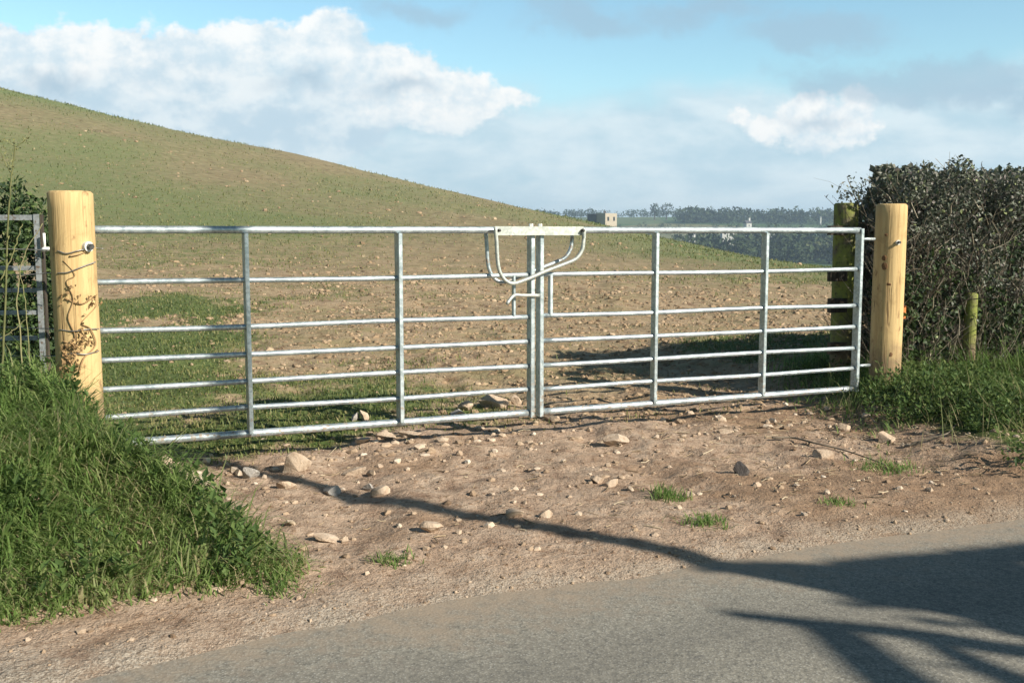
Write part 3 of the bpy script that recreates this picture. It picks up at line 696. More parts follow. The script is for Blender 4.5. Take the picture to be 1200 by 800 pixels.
# larger pale stems the photograph shows in the face of the hedge
for pts, rad in ([((1128, 300), (1124, 260), (1118, 232), (1112, 210)), .012], [((1148, 330), (1140, 280), (1130, 240), (1122, 206)), .010], [((1065, 325), (1090, 320), (1130, 318), (1170, 308)), .010],
                 [((1085, 285), (1100, 262), (1115, 245), (1135, 232)), .008], [((1180, 420), (1175, 370), (1182, 320), (1190, 270)), .011], [((1160, 270), (1150, 240), (1140, 215), (1138, 203)), .008],
                 [((1112, 400), (1115, 360), (1110, 330)), .012], [((1085, 430), (1082, 390), (1090, 355)), .010], [((1168, 330), (1164, 300), (1150, 290)), .009], [((1196, 240), (1185, 215), (1176, 196)), .007],
                 [((1075, 380), (1098, 345), (1112, 325)), .007], [((1060, 420), (1070, 385), (1066, 350)), .009], [((1150, 440), (1148, 400), (1158, 365)), .012], [((1192, 440), (1188, 400), (1196, 362)), .011],
                 [((1010, 250), (1003, 232), (996, 216), (993, 208)), .006], [((1005, 240), (995, 236), (988, 226)), .004]):
    yv = 7.50 + 0.0017 * (np.mean([p[0] for p in pts]) - 1010)
    if pts[0][0] < 1020: yv = 8.0
    w = smooth_path([at_y(p[0], p[1], yv + rng.normal() * 0.03) for p in pts], 6); w += rng.normal(0, 0.002, w.shape); rad = rad * .8
    part('stem', tubes(w, np.linspace(rad, rad * 0.4, len(w)), 7), M['stem'], hg, True, attrs={'tint': np.full(len(w) * 7, rng.uniform(0.15, 0.6))})
lcp = np.concatenate([at_y(996, 222, 8.0) + rng.normal(0, 0.055, (80, 3)), at_y(1010, 232, 8.0) + rng.normal(0, 0.06, (90, 3)), at_y(990, 232, 8.0) + rng.normal(0, 0.03, (25, 3))])
N = len(lcp); (gv, gf), ti = leaves(lcp, rdir(N), rdir(N) + np.array([0, -.4, .6]), rng.uniform(.02, .04, N), rng.uniform(.012, .024, N), rng.uniform(0.1, 0.8, N))
part('sprig_leaves', (gv, gf), M['hedge'], hg, kind='stuff', attrs={'tint': ti})

# ------------------------------------------------------------------ grass of the bank and the verge
def scatter(n, x0, x1, y0, y1, fn):
    px = rng.uniform(x0, x1, n); py = rng.uniform(y0, y1, n)
    rr_ = TR[0] * px + TR[1] * py; qq_ = NQ[0] * px + NQ[1] * py
    k = rng.uniform(0, 1, n) < fn(px, py, rr_, qq_)
    px, py = px[k], py[k]
    return np.column_stack([px, py, ground(px, py)]), rr_[k], qq_[k]
def grass(name, P, length, width, tint_mu, tint_sd, label, mat, lean=0.5, bend=1.4, wind=None, clump=2.5):
    n = len(P)
    cl = fbm(P[:, 0] * clump, P[:, 1] * clump, 3, 71)
    az = rng.uniform(0, 2 * math.pi, n)
    az = np.where(rng.uniform(0, 1, n) < 0.6, 6.28 * 1.5 * fbm(P[:, 0] * 1.8, P[:, 1] * 1.8, 2, 72) + rng.normal(0, 0.5, n), az)
    L = length * np.clip(rng.normal(1, 0.3, n), 0.35, 1.9) * (0.6 + 0.9 * cl)
    (gv, gf), ti = blades(P - ZA * 0.01, L, width * rng.uniform(0.6, 1.3, n), az, np.abs(rng.normal(0, lean, n)), np.abs(rng.normal(bend, 0.5, n)), np.clip(rng.normal(tint_mu, tint_sd, n) + 0.55 * (fbm(P[:, 0] * 3.3, P[:, 1] * 3.3, 3, 73) - 0.5), 0, 1))
    return solo(name, (gv, gf), mat, label, kind='stuff', attrs={'tint': ti})
def bank_fn(px, py, r_, q_):
    wob = 0.22 * (fbm(px * 4, py * 4, 3, 75) - 0.5)
    return sstep(0.0, 0.12, edge_r(q_) + 0.03 - r_ + wob) * sstep(3.42, 3.62, q_ + wob) * (1 - sstep(6.3, 7.4, q_)) * (1 - 0.6 * sstep(5.7, 6.2, q_))
P, r_, q_ = scatter(150000, -4.3, 0.1, 2.75, 7.0, bank_fn)
edge = np.minimum(sstep(3.4, 4.2, q_), 1)
grass('grass', P, 0.085 + 0.105 * edge, 0.0085, 0.58, 0.22, 'long lush green grass covering the bank left of the gateway', M['grass'], 0.7, 2.0, clump=4.0)
print('bank blades', len(P))
P, r_, q_ = scatter(75000, 1.9, 5.6, 3.6, 9.0, lambda px, py, r_, q_: np.clip(verge_mask(r_, q_) * 1.2 * sstep(0.46, 0.62, fbm(px * 2.4, py * 2.4, 3, 77) + 0.22 * sstep(4.3, 5.3, r_)) * .8, 0, 1) * (1 - sstep(6.4, 7.2, q_)))
grass('grass', P, (0.06 + 0.13 * sstep(4.4, 5.4, r_)) * (.45 + 1.1 * fbm(P[:, 0] * 2.8, P[:, 1] * 2.8, 3, 78)), 0.0075, 0.42, 0.32, 'ragged green grass at the foot of the hedge right of the gateway', M['grass'], 0.6, 1.5)
print('verge blades', len(P))
def tuft(px, py, n, spread, L, label, group='small grass tufts growing in the gateway soil'):
    c = on_ground(px, py); p = c + np.column_stack([rng.normal(0, spread, n), rng.normal(0, spread * 0.9, n), np.zeros(n)]); p[:, 2] = ground(p[:, 0], p[:, 1]) - 0.005
    (gv, gf), ti = blades(p, L * rng.uniform(.5, 1.4, n), np.full(n, .006), rng.uniform(0, 6.28, n), np.abs(rng.normal(0, .6, n)), np.abs(rng.normal(1.2, .4, n)), np.clip(rng.normal(.45, .22, n), 0, 1))
    solo('grass_tuft', (gv, gf), M['grass'], label, 'grass tuft', group, attrs={'tint': ti}, loc=c)
tuft(782, 582, 190, .045, .07, 'greener grass tuft in the bare soil beside a pale stone')
tuft(826, 612, 170, .05, .05, 'flattened grass tuft nearest the tip of the big shadow')
tuft(1040, 552, 260, .08, .06, 'low spreading grass tuft in the soil below the hedge')
tuft(985, 590, 110, .04, .04, 'sparse grass tuft near the road edge on the right')
tuft(460, 658, 110, .04, .05, 'sparse tuft right of the grass bank, low in the soil', )
tuft(330, 690, 150, .05, .05, 'thin yellowish tuft at the road side of the grass bank')

# broad-leaved weeds in the bank and verge
def weeds(name, P, label, size):
    n = len(P); k = 8
    c = np.repeat(P, k, 0); m = len(c); az = rng.uniform(0, 6.28, m); el = rng.uniform(0.1, 1.0, m)
    d = np.stack([np.cos(az) * np.cos(el), np.sin(az) * np.cos(el), np.sin(el)], -1)
    L = size * rng.uniform(.5, 1.3, m); hgt = np.repeat(rng.uniform(0.02, 0.20, n), k) * rng.uniform(0.3, 1.1, m)
    cc_ = c + d * (L * .6)[:, None] + ZA * hgt[:, None]
    nn = np.stack([-np.cos(az) * np.sin(el), -np.sin(az) * np.sin(el), np.cos(el)], -1)
    (gv, gf), ti = leaves(cc_, d, nn, L, L * rng.uniform(.4, .65, m), np.clip(rng.normal(.5, .25, m), 0, 1))
    solo(name, (gv, gf), M['weed'], label, kind='stuff', attrs={'tint': ti})
P, _, _ = scatter(9000, -4.2, 0.1, 2.8, 6.4, lambda px, py, r_, q_: bank_fn(px, py, r_, q_) * sstep(.5, .62, fbm(px * 2.2, py * 2.2, 3, 81)))
weeds('weeds', P, 'broad-leaved weeds among the grass of the left bank', 0.042)
P, _, _ = scatter(12000, 2.2, 5.4, 4.4, 8.4, lambda px, py, r_, q_: verge_mask(r_, q_) * sstep(.40, .55, fbm(px * 2.2, py * 2.2, 3, 82)) * (1 - sstep(6.2, 6.9, q_)))
weeds('weeds', P, 'broad-leaved weeds under the hedge on the right', 0.036)

P, r_, q_ = scatter(2600, 2.2, 5.4, 4.6, 8.4, lambda px, py, r_, q_: verge_mask(r_, q_) * (1 - sstep(6.3, 6.9, q_)) * .5)
grass('dead_stalks', P, 0.26, 0.005, 0.95, 0.08, 'pale dead grass stalks at the foot of the hedge on the right', M['grass'], 0.5, 0.8)
P, r_, q_ = scatter(7000, -4.3, 0.1, 2.75, 6.4, lambda px, py, r_, q_: bank_fn(px, py, r_, q_) * .5 * sstep(.42, .6, fbm(px * 3, py * 3, 3, 88)))
grass('dead_stalks', P, 0.16, 0.004, 0.97, 0.06, 'straw coloured dead blades through the grass of the left bank', M['grass'], 0.7, 1.2)
# bare brambles at the left edge
br = thing('bramble', 'tall bare bramble stems with a dry flower head at the left edge', 'bramble', on_ground(20, 470) * np.array([1, 1, 0]) + np.array([0, 0, .4]))
for pts, rad, yv in ([((2, 440), (6, 360), (10, 260), (14, 205), (18, 170)), .006, 4.8], [((26, 440), (24, 390), (20, 350), (28, 300), (50, 262)), .004, 4.9], [((0, 330), (12, 305), (22, 275), (26, 262)), .004, 4.9], [((36, 430), (32, 380), (28, 340), (20, 310)), .003, 4.9], [((-5, 400), (18, 385), (32, 372)), .003, 4.8],
                     [((14, 205), (6, 190), (0, 176)), .003, 4.8], [((18, 172), (28, 166), (34, 160)), .002, 4.8], [((18, 172), (10, 166), (3, 164)), .002, 4.8], [((30, 445), (50, 440), (62, 430)), .005, 4.7]):
    w = smooth_path([at_y(p[0], p[1], yv) for p in pts], 6); w += rng.normal(0, .002, w.shape)
    part('stem', tubes(w, np.linspace(rad, rad * .5, len(w)), 6), M['bramble'], br, True, attrs={'tint': np.full(len(w) * 6, rng.uniform(.3, .9))})
lcp = np.concatenate([at_y(a_, b_, 4.8) + rng.normal(0, s_, (n_, 3)) for a_, b_, s_, n_ in ((13, 195, .012, 14), (14, 172, .02, 14), (30, 163, .012, 8), (3, 166, .012, 8), (8, 280, .02, 5), (22, 300, .03, 6))])
N = len(lcp); (gv, gf), ti = leaves(lcp, rdir(N), rdir(N), rng.uniform(.012, .028, N), rng.uniform(.006, .014, N), rng.uniform(0.1, .7, N))
part('dry_leaves', (gv, gf), M['bramble'], br, attrs={'tint': ti})

# ------------------------------------------------------------------ bush behind the hurdle
bc = at_y(10, 262, 8.2); bg = np.array([bc[0] - 0.12, bc[1], 0]); bz = gz(bg)
bt = thing('bush', 'dark green bush behind the steel hurdle at the left edge', 'bush', (bg[0], bg[1], bz))
N = 21000
d = rdir(N); rad = rng.uniform(0.35, 1, N) ** 0.5
lob = 0.72 + 0.55 * (fbm(d[:, 0] * 2.4 + 5, d[:, 1] * 2.4 + d[:, 2] * 2.4, 3, 85))
c = np.array([bg[0], bg[1], bz + 0.70]) + d * (rad * lob)[:, None] * np.array([0.58, 0.7, 0.92])
c = c[(c[:, 2] > bz + .05) & (fbm(c[:, 0] * 5 + c[:, 1] * 3, c[:, 2] * 5, 3, 86) > .30)]; N = len(c)
(gv, gf), ti = leaves(c, rdir(N), rdir(N) + np.array([.3, -.4, .6]), rng.uniform(.03, .07, N), rng.uniform(.02, .04, N), np.clip(rng.normal(.4, .25, N), 0, 1))
part('foliage', (gv, gf), M['bush'], bt, attrs={'tint': ti})
for _ in range(7):
    e = np.array([bg[0], bg[1], bz + .7]) + rdir(1)[0] * np.array([.4, .4, .5]); s0 = np.array([bg[0] + rng.normal() * .08, bg[1] + rng.normal() * .08, bz - .05])
    w = smooth_path([s0, (s0 + e) / 2 + rng.normal(0, .05, 3), e], 5); part('stem', tubes(w, np.linspace(.018, .006, len(w)), 6), M['stem'], bt, True, attrs={'tint': np.full(len(w) * 6, .3)})
rk = on_ground(6, 352)
v, f = stone_geo(.3, .2, .2, 404); solo('boulder', (v + rk + ZA * .1, f), M['stone_grey'], 'grey boulder seen through the steel hurdle', 'boulder', loc=rk)

# ------------------------------------------------------------------ stones in the gateway
STONES = [
 (350, 553, 36, 26, 0, 'largest pale boulder in the gateway soil, just above the thin shadow'),
 (577, 476, 38, 20, 0, 'biggest tan rock behind the gates, left of the meeting stiles'),
 (427, 494, 12, 17, 0, 'upright block-shaped stone behind the left gate, right of its pair'),
 (416, 494, 11, 13, 1, 'upright block-shaped stone behind the left gate, left of its pair'),
 (546, 481, 20, 12, 0, 'flat stone leaning at the foot of the biggest rock behind the gates'),
 (535, 487, 18, 10, 1, 'small grey stone on the outer left of the rocks behind the gates'),
 (604, 474, 15, 13, 0, 'small tan stone between the biggest rock and the meeting stiles'),
 (505, 624, 28, 14, 0, 'pale wedge stone lying just below the thin shadow'),
 (382, 636, 40, 9, 0, 'long flat pale slab right of the tip of the grass bank'),
 (405, 636, 10, 9, 0, 'small cube of stone touching the long flat slab'),
 (866, 556, 24, 17, 2, 'single dark clod in the right half of the gateway soil'),
 (1036, 519, 22, 17, 0, 'rounded tan stone below the right gate post'),
 (968, 537, 28, 13, 0, 'flat pale stone left of the rounded one below the right post'),
 (225, 573, 60, 20, 0, 'broad chalky slab half buried at the edge of the grass bank'),
 (190, 552, 32, 20, 0, 'tan stone beside the grass bank under the bottom bar'),
 (172, 545, 24, 18, 0, 'rounded stone closest to the left end of the bottom bar'),
 (291, 560, 26, 14, 1, 'grey stone lying inside the thick left part of the shadow'),
 (388, 580, 22, 12, 1, 'dull stone where the shadow narrows'),
 (336, 572, 24, 10, 0, 'low stone under the largest pale boulder'),
 (602, 606, 24, 11, 0, 'brown stone pair member in the middle of the soil, the larger'),
 (640, 606, 18, 9, 0, 'brown stone in the middle of the soil, right of the larger one'),
 (722, 521, 32, 13, 0, 'long pale stone below the right gate near its meeting stile'),
 (700, 566, 18, 12, 0, 'dark-shadowed stone in the soil right of centre'),
 (717, 570, 22, 9, 0, 'pale sliver of stone touching the dark-shadowed one right of centre'),
 (648, 494, 22, 10, 0, 'tan stone directly under the foot of the right meeting stile'),
 (446, 581, 24, 13, 0, 'pale stone with dark hollow, right of the largest boulder'),
 (432, 573, 14, 9, 1, 'grey chip left of the pale stone with the dark hollow'),
 (808, 584, 15, 9, 0, 'pale chip beside the greener grass tuft'),
 (990, 504, 15, 11, 0, 'small stone under the right end of the right gate'),
 (480, 512, 30, 8, 0, 'flat stone in the row under the left gate, at the right end'),
 (452, 514, 24, 8, 0, 'flat stone in the row under the left gate, in its middle'),
 (425, 518, 20, 7, 0, 'flat stone in the row under the left gate, at the left end'),
 (415, 556, 30, 9, 0, 'low pale stone right of the largest boulder, above the shadow'),
 (850, 508, 18, 8, 0, 'low brown stone beneath the middle of the right gate'),
 (768, 628, 10, 6, 0, 'tiny stone near the shadow at the road edge'),
 (253, 482, 14, 7, 1, 'pale chip on the turf behind the left gate'),
]
for i, (px, py, w, h, mt, lab) in enumerate(STONES):
    p = on_ground(px, py); dd = np.linalg.norm(p - np.array([0, 0, H])); m = dd / F
    sx = w * m / 2; sz = h * m / 2; sy = max(sx * .75, sz * .8)
    v, f = stone_geo(sx, sy, sz * 1.2, 300 + i * 7, 11 if i not in (9, 2, 3) else 14)
    a = rng.uniform(-.25, .25); ca, sa = math.cos(a), math.sin(a); v = v @ np.array([[ca, 0, sa], [0, 1, 0], [-sa, 0, ca]])
    solo('stone', (v + p + ZA * sz * .55 + norm(np.array([p[0], p[1], 0])) * sy * .5, f), (M['stone'], M['stone_grey'], M['clod'])[mt], lab, 'stone', 'stones lying in the gateway', smooth=False, loc=p)
# loose gravel and small stones nobody could count
def gravel_fn(px, py, r_, q_):
    g = sstep(3.15, 3.3, q_) * (1 - sstep(5.6, 6.4, q_))
    cl = fbm(px * 2.0, py * 2.0, 3, 91)
    edge_ = np.exp(-((q_ - 3.28) / .14) ** 2)
    row = np.exp(-((q_ - 5.45) / .28) ** 2)
    return np.clip((0.30 + .5 * sstep(.55, .7, cl) + .30 * row * (1 - .6 * sstep(1.5, 3, r_))) * g * (1 - bank_fn(px, py, r_, q_)) + .8 * edge_, 0, 1)
P, r_, q_ = scatter(60000, -3, 4.2, 2.6, 8, gravel_fn); n = len(P)
sz = 0.0028 + 0.019 * rng.uniform(0, 1, n) ** 18 * (1 + .5 * (q_ > 5.1)) * np.where(q_ < 3.5, .6, 1.2)
(gv, gf), ti = pebbles(P + ZA * (sz * .12)[:, None], sz, np.clip(rng.normal(.28, .20, n) + np.minimum(.28, 14 * (sz - .0028)), 0, 1))
solo('gravel', (gv, gf), M['gravel'], 'loose pale gravel and stone chips in the gateway soil', kind='stuff', attrs={'tint': ti})
print('gravel', n)
# straw and stick litter
n = 900
P, r_, q_ = scatter(11000, -1.2, 4.6, 3.6, 7.4, lambda px, py, r_, q_: (0.12 + .5 * sstep(2.2, 4.5, r_)) * sstep(3.5, 3.9, q_) * (1 - sstep(5.6, 6, q_)) * .5 * (1 - bank_fn(px, py, r_, q_)))
n = len(P); az = rng.uniform(0, 6.28, n); Ls = .02 + .09 * rng.uniform(0, 1, n) ** 3
d = np.stack([np.cos(az), np.sin(az), rng.normal(0, .12, n)], -1) * Ls[:, None]
path = P[:, None] + np.array([0, 0, .006]) + d[:, None] * np.linspace(-.5, .5, 3)[None, :, None] + rng.normal(0, .003, (n, 3, 3))
solo('litter', tubes(path, np.repeat(rng.uniform(.0012, .003, n)[:, None], 3, 1), 4), M['strawy'], 'bits of straw and broken twig scattered on the gateway soil', kind='stuff', attrs={'tint': np.repeat(rng.uniform(0, 1, n), 12)})
for lab, pts in (('long bent stick lying on the soil below the right gate', [(905, 517), (930, 517), (955, 524), (985, 529), (1015, 541), (1040, 549)]), ('thin pale stick on the soil right of the rounded stone', [(1060, 527), (1085, 520), (1110, 512), (1120, 500)]), ('forked dark stick leaning at the foot of the right gate post', [(1000, 470), (1012, 482), (1024, 496), (1030, 500)])):
    w = smooth_path([on_ground(a_, b_) + ZA * (.012 + .02 * rng.uniform()) for a_, b_ in pts], 4)
    solo('stick', tubes(w, np.linspace(.007, .003, len(w)), 6), M['twig'], lab, 'stick', 'sticks lying in the gateway', smooth=True, attrs={'tint': np.full(len(w) * 6, .6)}, loc=w[0])

# ------------------------------------------------------------------ field cover
n = 360000
yv = 5.0 * np.exp(rng.uniform(0, 1, n) * math.log(20.0)); xv = yv * rng.uniform(-.62, .55, n)
rr_ = TR[0] * xv + TR[1] * yv; q_ = NQ[0] * xv + NQ[1] * yv
tv = turf_fn(xv, yv, rr_, q_); hk = sstep(16, 38, yv)
cov = sstep(.28, .60, tv + .5 * (fbm(xv * 2.6, yv * 2.6, 3, 95) - .5)) * (1 - hk) + hk * .35 * sstep(.2, .7, tv)
k = (q_ > 5.2) & (rng.uniform(0, 1, n) < .03 * (q_ > 5.75) + .85 * cov) & (yv < 98)
P = np.column_stack([xv, yv, ground(xv, yv)])[k]; yv = yv[k]; tv = tv[k]; n = len(P)
L = (0.026 + .0016 * yv) * rng.uniform(.4, 1.7, n); W = (.005 + .0007 * yv)
(gv, gf), ti = blades(P - ZA * .006, L, W, rng.uniform(0, 6.28, n), np.abs(rng.normal(.3, .6, n)), np.abs(rng.normal(1.3, .6, n)), np.clip(rng.normal(.55, .2, n) - .45 * (tv - .35) + .5 * (fbm(P[:, 0] * 1.7, P[:, 1] * 1.2, 3, 96) - .5), 0, 1), 2)
solo('field_grass', (gv, gf), M['turf'], 'short patchy grass and stubble over the field and hillside', kind='stuff', attrs={'tint': ti})
print('field blades', n)
n = 70000
yv = 6.4 * np.exp(rng.uniform(0, 1, n) * math.log(11)); xv = yv * rng.uniform(-.6, .52, n); q_ = NQ[0] * xv + NQ[1] * yv; tv = turf_fn(xv, yv, xv * 0, q_)
k = (q_ > 5.9) & (rng.uniform(0, 1, n) < np.clip(.70 - 1.0 * tv + .9 * (fbm(xv * .8, yv * .8, 3, 97) - .5), .03, 1) * (1 - .85 * sstep(17, 30, yv)))
P = np.column_stack([xv, yv, ground(xv, yv)])[k]; yv = yv[k]; n = len(P)
sz = (.008 + .0013 * yv) * (0.5 + 1.6 * rng.uniform(0, 1, n) ** 4)
(gv, gf), ti = pebbles(P, sz, np.clip(rng.normal(.45, .22, n), 0, 1))
solo('clods', (gv, gf), M['clods'], 'crumbled soil clods and small stones over the field', kind='stuff', attrs={'tint': ti})

# ------------------------------------------------------------------ far valley
def crown_leaves(c, rx, rz, n, size):
    d = rdir(n); rad = rng.uniform(.3, 1, n) ** .6
    lob = .7 + .6 * fbm(d[:, 0] * 1.8 + c[0], d[:, 1] * 1.8 + d[:, 2] * 1.8, 2, int(abs(c[0] * 7)) % 997)
    p = np.asarray(c) + d * (rad * lob)[:, None] * np.array([rx, rx, rz])
    return leaves(p, rdir(n), rdir(n) + np.array([.4, -.3, .7]), size * rng.uniform(.6, 1.4, n), size * rng.uniform(.4, .9, n), np.clip(rng.normal(.45, .25, n), 0, 1))
def tree_mass(name, pts, label, hgt, n=46):
    V, Fs, T = [], [], []; off = 0
    for p in pts:
        hh = hgt * rng.uniform(.65, 1.35); zb = gz(p)
        (v, f), ti = crown_leaves((p[0], p[1], zb + hh * .52), hh * .5, hh * .5, n, hh * .22)
        V.append(v); Fs.append(f[0] + off); T.append(ti); off += len(v)
    solo(name, (np.concatenate(V), [np.concatenate(Fs)]), M['wood_far'], label, kind='stuff', attrs={'tint': np.concatenate(T)})
def spread_px(n, x0, x1, y0, y1):
    yy = rng.uniform(y0, y1, n); u = (rng.uniform(x0, x1, n) - 600) / F
    return np.column_stack([u * yy, yy])
tree_mass('valley_wood', np.vstack([spread_px(230, 800, 1010, 380, 470), spread_px(16, 780, 1000, 470, 540)]), 'dark bluish wood filling the valley beyond the field', 8.5)
tree_mass('ridge_wood', spread_px(150, 792, 975, 700, 760), 'dark belt of trees along the far ridge', 8.5, 50)
tree_mass('skyline_hedge', np.vstack([spread_px(60, 615, 700, 840, 870), spread_px(40, 700, 800, 900, 930), spread_px(90, 950, 1250, 760, 900)]), 'low line of trees and hedges on the far skyline', 6.0, 40)
for pts_, lab in ((spread_px(45, 640, 800, 596, 602), 'thin hedgerow below the far building'), (spread_px(60, 700, 960, 655, 662), 'thin hedgerow under the far belt of trees')):
    tree_mass('far_hedgerow', pts_, lab, 3.0, 30)
for px, w, lab in ((767, 10, 'left of the two round trees standing up on the far skyline'), (781, 13, 'right and wider of the two round trees on the far skyline')):
    yy = 780; p = at_y(px, 250, yy); zb = gz(p); hh = at_y(px, 240, yy)[2] - zb + 1.5
    tr = thing('far_tree', lab, 'tree', (p[0], p[1], zb), 'pair of round trees on the skyline')
    (v, f), ti = crown_leaves((p[0], p[1], zb + hh * .6), w * yy / F * .62, hh * .42, 220, 1.5); part('crown', (v, f), M['wood_far'], tr, attrs={'tint': ti})
    part('trunk', rod((p[0], p[1], zb - .5), (p[0], p[1], zb + hh * .5), .5, 8), M['rail'], tr)
def house(px, py_base, yy, w, dep, h, rh, rot, wall, label, name='far_building', windows=3, roofmat='slate'):
    p = at_y(px, py_base, yy); zb = min(gz(p), p[2]); zt = p[2]
    t = thing(name, label, 'building', (p[0], p[1], zb), 'buildings in the far valley')
    ax = np.array([math.cos(rot), math.sin(rot), 0]); ay = np.array([-math.sin(rot), math.cos(rot), 0]); c = np.array([p[0], p[1], 0])
    part('wall', obox(c + ZA * (zb - 1 + zt + h) / 2, ax, ay, ZA, w / 2, dep / 2, (zt + h - zb + 1) / 2), M[wall], t)
    if rh > 0:
        e = .3; q0 = [c + ax * sx * (w / 2 + e) + ay * sy * (dep / 2 + e) + ZA * (zt + h + .01) for sx, sy in ((-1, -1), (1, -1), (1, 1), (-1, 1))]
        rd = [c + ax * sx * (w / 2 + e) + ZA * (zt + h + rh) for sx in (-1, 1)]
        part('roof', (np.array(q0 + rd), [np.array([[0, 1, 5, 4], [2, 3, 4, 5], [3, 2, 1, 0]]), np.array([[1, 2, 5], [3, 0, 4]])]), M[roofmat], t)
        part('chimney', obox(c + ax * w * .3 + ZA * (zt + h + rh + .3), ax, ay, ZA, .45, .45, 1.0), M[wall], t)
    for i in range(windows):
        s = (i + .5) / windows - .5
        part('window', obox(c + ax * s * w - ay * (dep / 2 + .02) + ZA * (zt + h * .55), ax, ay, ZA, w * .07, .05, h * .16), M['glass'], t)
    return t
bt_ = house(710, 264.5, 330, 4.6, 5.5, 3.9, 0.0, 0.55, 'render', 'pale square stone building with a dark side, standing alone beyond the hill', windows=2)
bp_ = at_y(699, 264.5, 331); part('lean_to', obox(np.array([bp_[0] - .2, bp_[1] + 2, bp_[2] + 1.9]), (math.cos(.55), math.sin(.55), 0), (-math.sin(.55), math.cos(.55), 0), ZA, 1.6, 2.2, 1.85), M['slate'], bt_)
part('chimney', obox(np.array(bt_.location) * np.array([1, 1, 0]) + ZA * (at_y(710, 264.5, 330)[2] + 4.3) + np.array([-.4, 0, 0]), (1, 0, 0), (0, 1, 0), ZA, .4, .4, .4), M['slate'], bt_)
house(876, 268, 560, 3.0, 4, 3.0, 1.5, .2, 'whitewash', 'small white cottage just above the top bar of the right gate', 'far_cottage', 1)
house(811, 279, 420, 2.2, 3, 1.6, .9, -.3, 'whitewash', 'white shed seen just under the top bar of the right gate', 'far_shed', 1)
house(852, 276, 430, 5.0, 3, 1.3, .7, .1, 'whitewash', 'long low white barn in the valley below the white cottage', 'far_barn', 2)
house(905, 276, 470, 3.6, 3, 1.5, .8, .1, 'whitewash', 'white house in the valley right of the long low barn', 'far_house', 2)
fp = at_y(961, 266, 700)
ms = thing('far_mast', 'slim pale mast on the far slope, just left of the mossy post', 'mast', (fp[0], fp[1], gz(fp)))
part('shaft', tubes(np.array([[fp[0], fp[1], gz(fp)], [fp[0], fp[1], gz(fp) + 2], [fp[0], fp[1], at_y(961, 254, 700)[2]]]), np.array([.8, .7, .6]), 10), M['whitewash'], ms)

# ------------------------------------------------------------------ what stands across the lane and throws the long shadows
tip = at_z(835, 658)
T0 = 7.2
def lift(px, py, t): return at_z(px, py) + SUN * t
root = at_z(835, 658) + np.array([SUN_AZ[0], SUN_AZ[1], 0]) * (T0 * math.cos(SUN_EL) + .25)
pole = thing('utility_pole', 'tall slim crooked wooden pole across the lane, right of view, throwing the long thin shadow', 'pole', (root[0], root[1], 0.05))
zs = np.linspace(-.3, 7.9, 30); bend = .16 * sstep(4.4, 5.6, zs); pp = np.column_stack([root[0] + .02 * np.sin(zs * 2.0) - SUN_AZ[1] * bend, root[1] + .02 * np.sin(zs * 1.3 + 1) + SUN_AZ[0] * bend, zs])
part('shaft', tubes(pp, (.066 + .024 * sstep(4.9, 5.6, zs)) * (1 + .10 * rng.normal(0, .5, 30)), 14), M['polewood'], pole, True)
part('cap', tubes(np.array([pp[-1], pp[-1] + ZA * .04]), np.array([.085, .06]), 14), M['hurdle'], pole, True)
tr = thing('roadside_tree', 'ragged leafy roadside tree across the lane, right of view, throwing the broad dark shadow', 'tree', (root[0] + .9, root[1] - .6, .05))
tc = np.array([root[0] + .9, root[1] - .6])
def inpoly(pts, poly):
    x_, y_ = pts[:, 0], pts[:, 1]; inside = np.zeros(len(pts), bool); j = len(poly) - 1
    for i in range(len(poly)):
        xi, yi = poly[i]; xj, yj = poly[j]
        c_ = ((yi > y_) != (yj > y_)) & (x_ < (xj - xi) * (y_ - yi) / (yj - yi + 1e-12) + xi); inside ^= c_; j = i
    return inside
poly = np.array([at_z(a_, b_)[:2] for a_, b_ in ((835, 657), (960, 657), (1060, 650), (1200, 636), (1400, 622), (1700, 640), (1700, 790), (1400, 770), (1230, 745), (1150, 716), (1040, 690), (930, 668))])
lo, hi = poly.min(0), poly.max(0)
pts = np.column_stack([rng.uniform(lo[0], hi[0], 60000), rng.uniform(lo[1], hi[1], 60000)])
inside = inpoly(pts, poly); pts = pts[inside]
k = fbm(pts[:, 0] * 5, pts[:, 1] * 9, 3, 99) > .22
pts = pts[k][:30000]
az2 = -SUN_AZ; pp2 = np.array([-az2[1], az2[0]]); spr = []
edge_pts = [poly[i] * (1 - f) + poly[i + 1] * f for i in range(8, 11) for f in rng.uniform(0, 1, 11)]
for e_ in edge_pts:
    dr = norm(az2 * rng.uniform(.7, 1) + pp2 * rng.normal(0, .22)); Ls = rng.uniform(.10, .42); m_ = int(150 * Ls) + 20; f = rng.uniform(-.3, 1, m_)
    spr.append(e_ + dr * (f * Ls)[:, None] + np.column_stack([-dr[1], dr[0]] * 1)[0] * (rng.normal(0, .028, m_) * (1.15 - np.clip(f, 0, 1)))[:, None])
pts = np.vstack([pts] + spr); n = len(pts)
tt = T0 + .9 + .5 * (pts[:, 0] - lo[0]) * 0.3 + rng.normal(0, .45, n)
c = np.column_stack([pts, np.zeros(n)]) + SUN[None] * tt[:, None]
shd = -np.array([SUN_AZ[0], SUN_AZ[1], .2])
(gv, gf), ti = leaves(c, norm(rdir(n) * .5 + shd), rdir(n) + np.array([.3, -.2, .8]), rng.uniform(.05, .13, n), rng.uniform(.025, .05, n), rng.uniform(0, 1, n))
part('crown', (gv, gf), M['bush'], tr, attrs={'tint': ti})
def limb(pix, t, r0, r1, name='limb'):
    w = smooth_path([lift(a_, b_, t + .05 * i) for i, (a_, b_) in enumerate(pix)], 6)
    part(name, tubes(w, np.linspace(r0, r1, len(w)), 8), M['polewood'], tr, True, attrs={'tint': np.full(len(w) * 8, .3)})
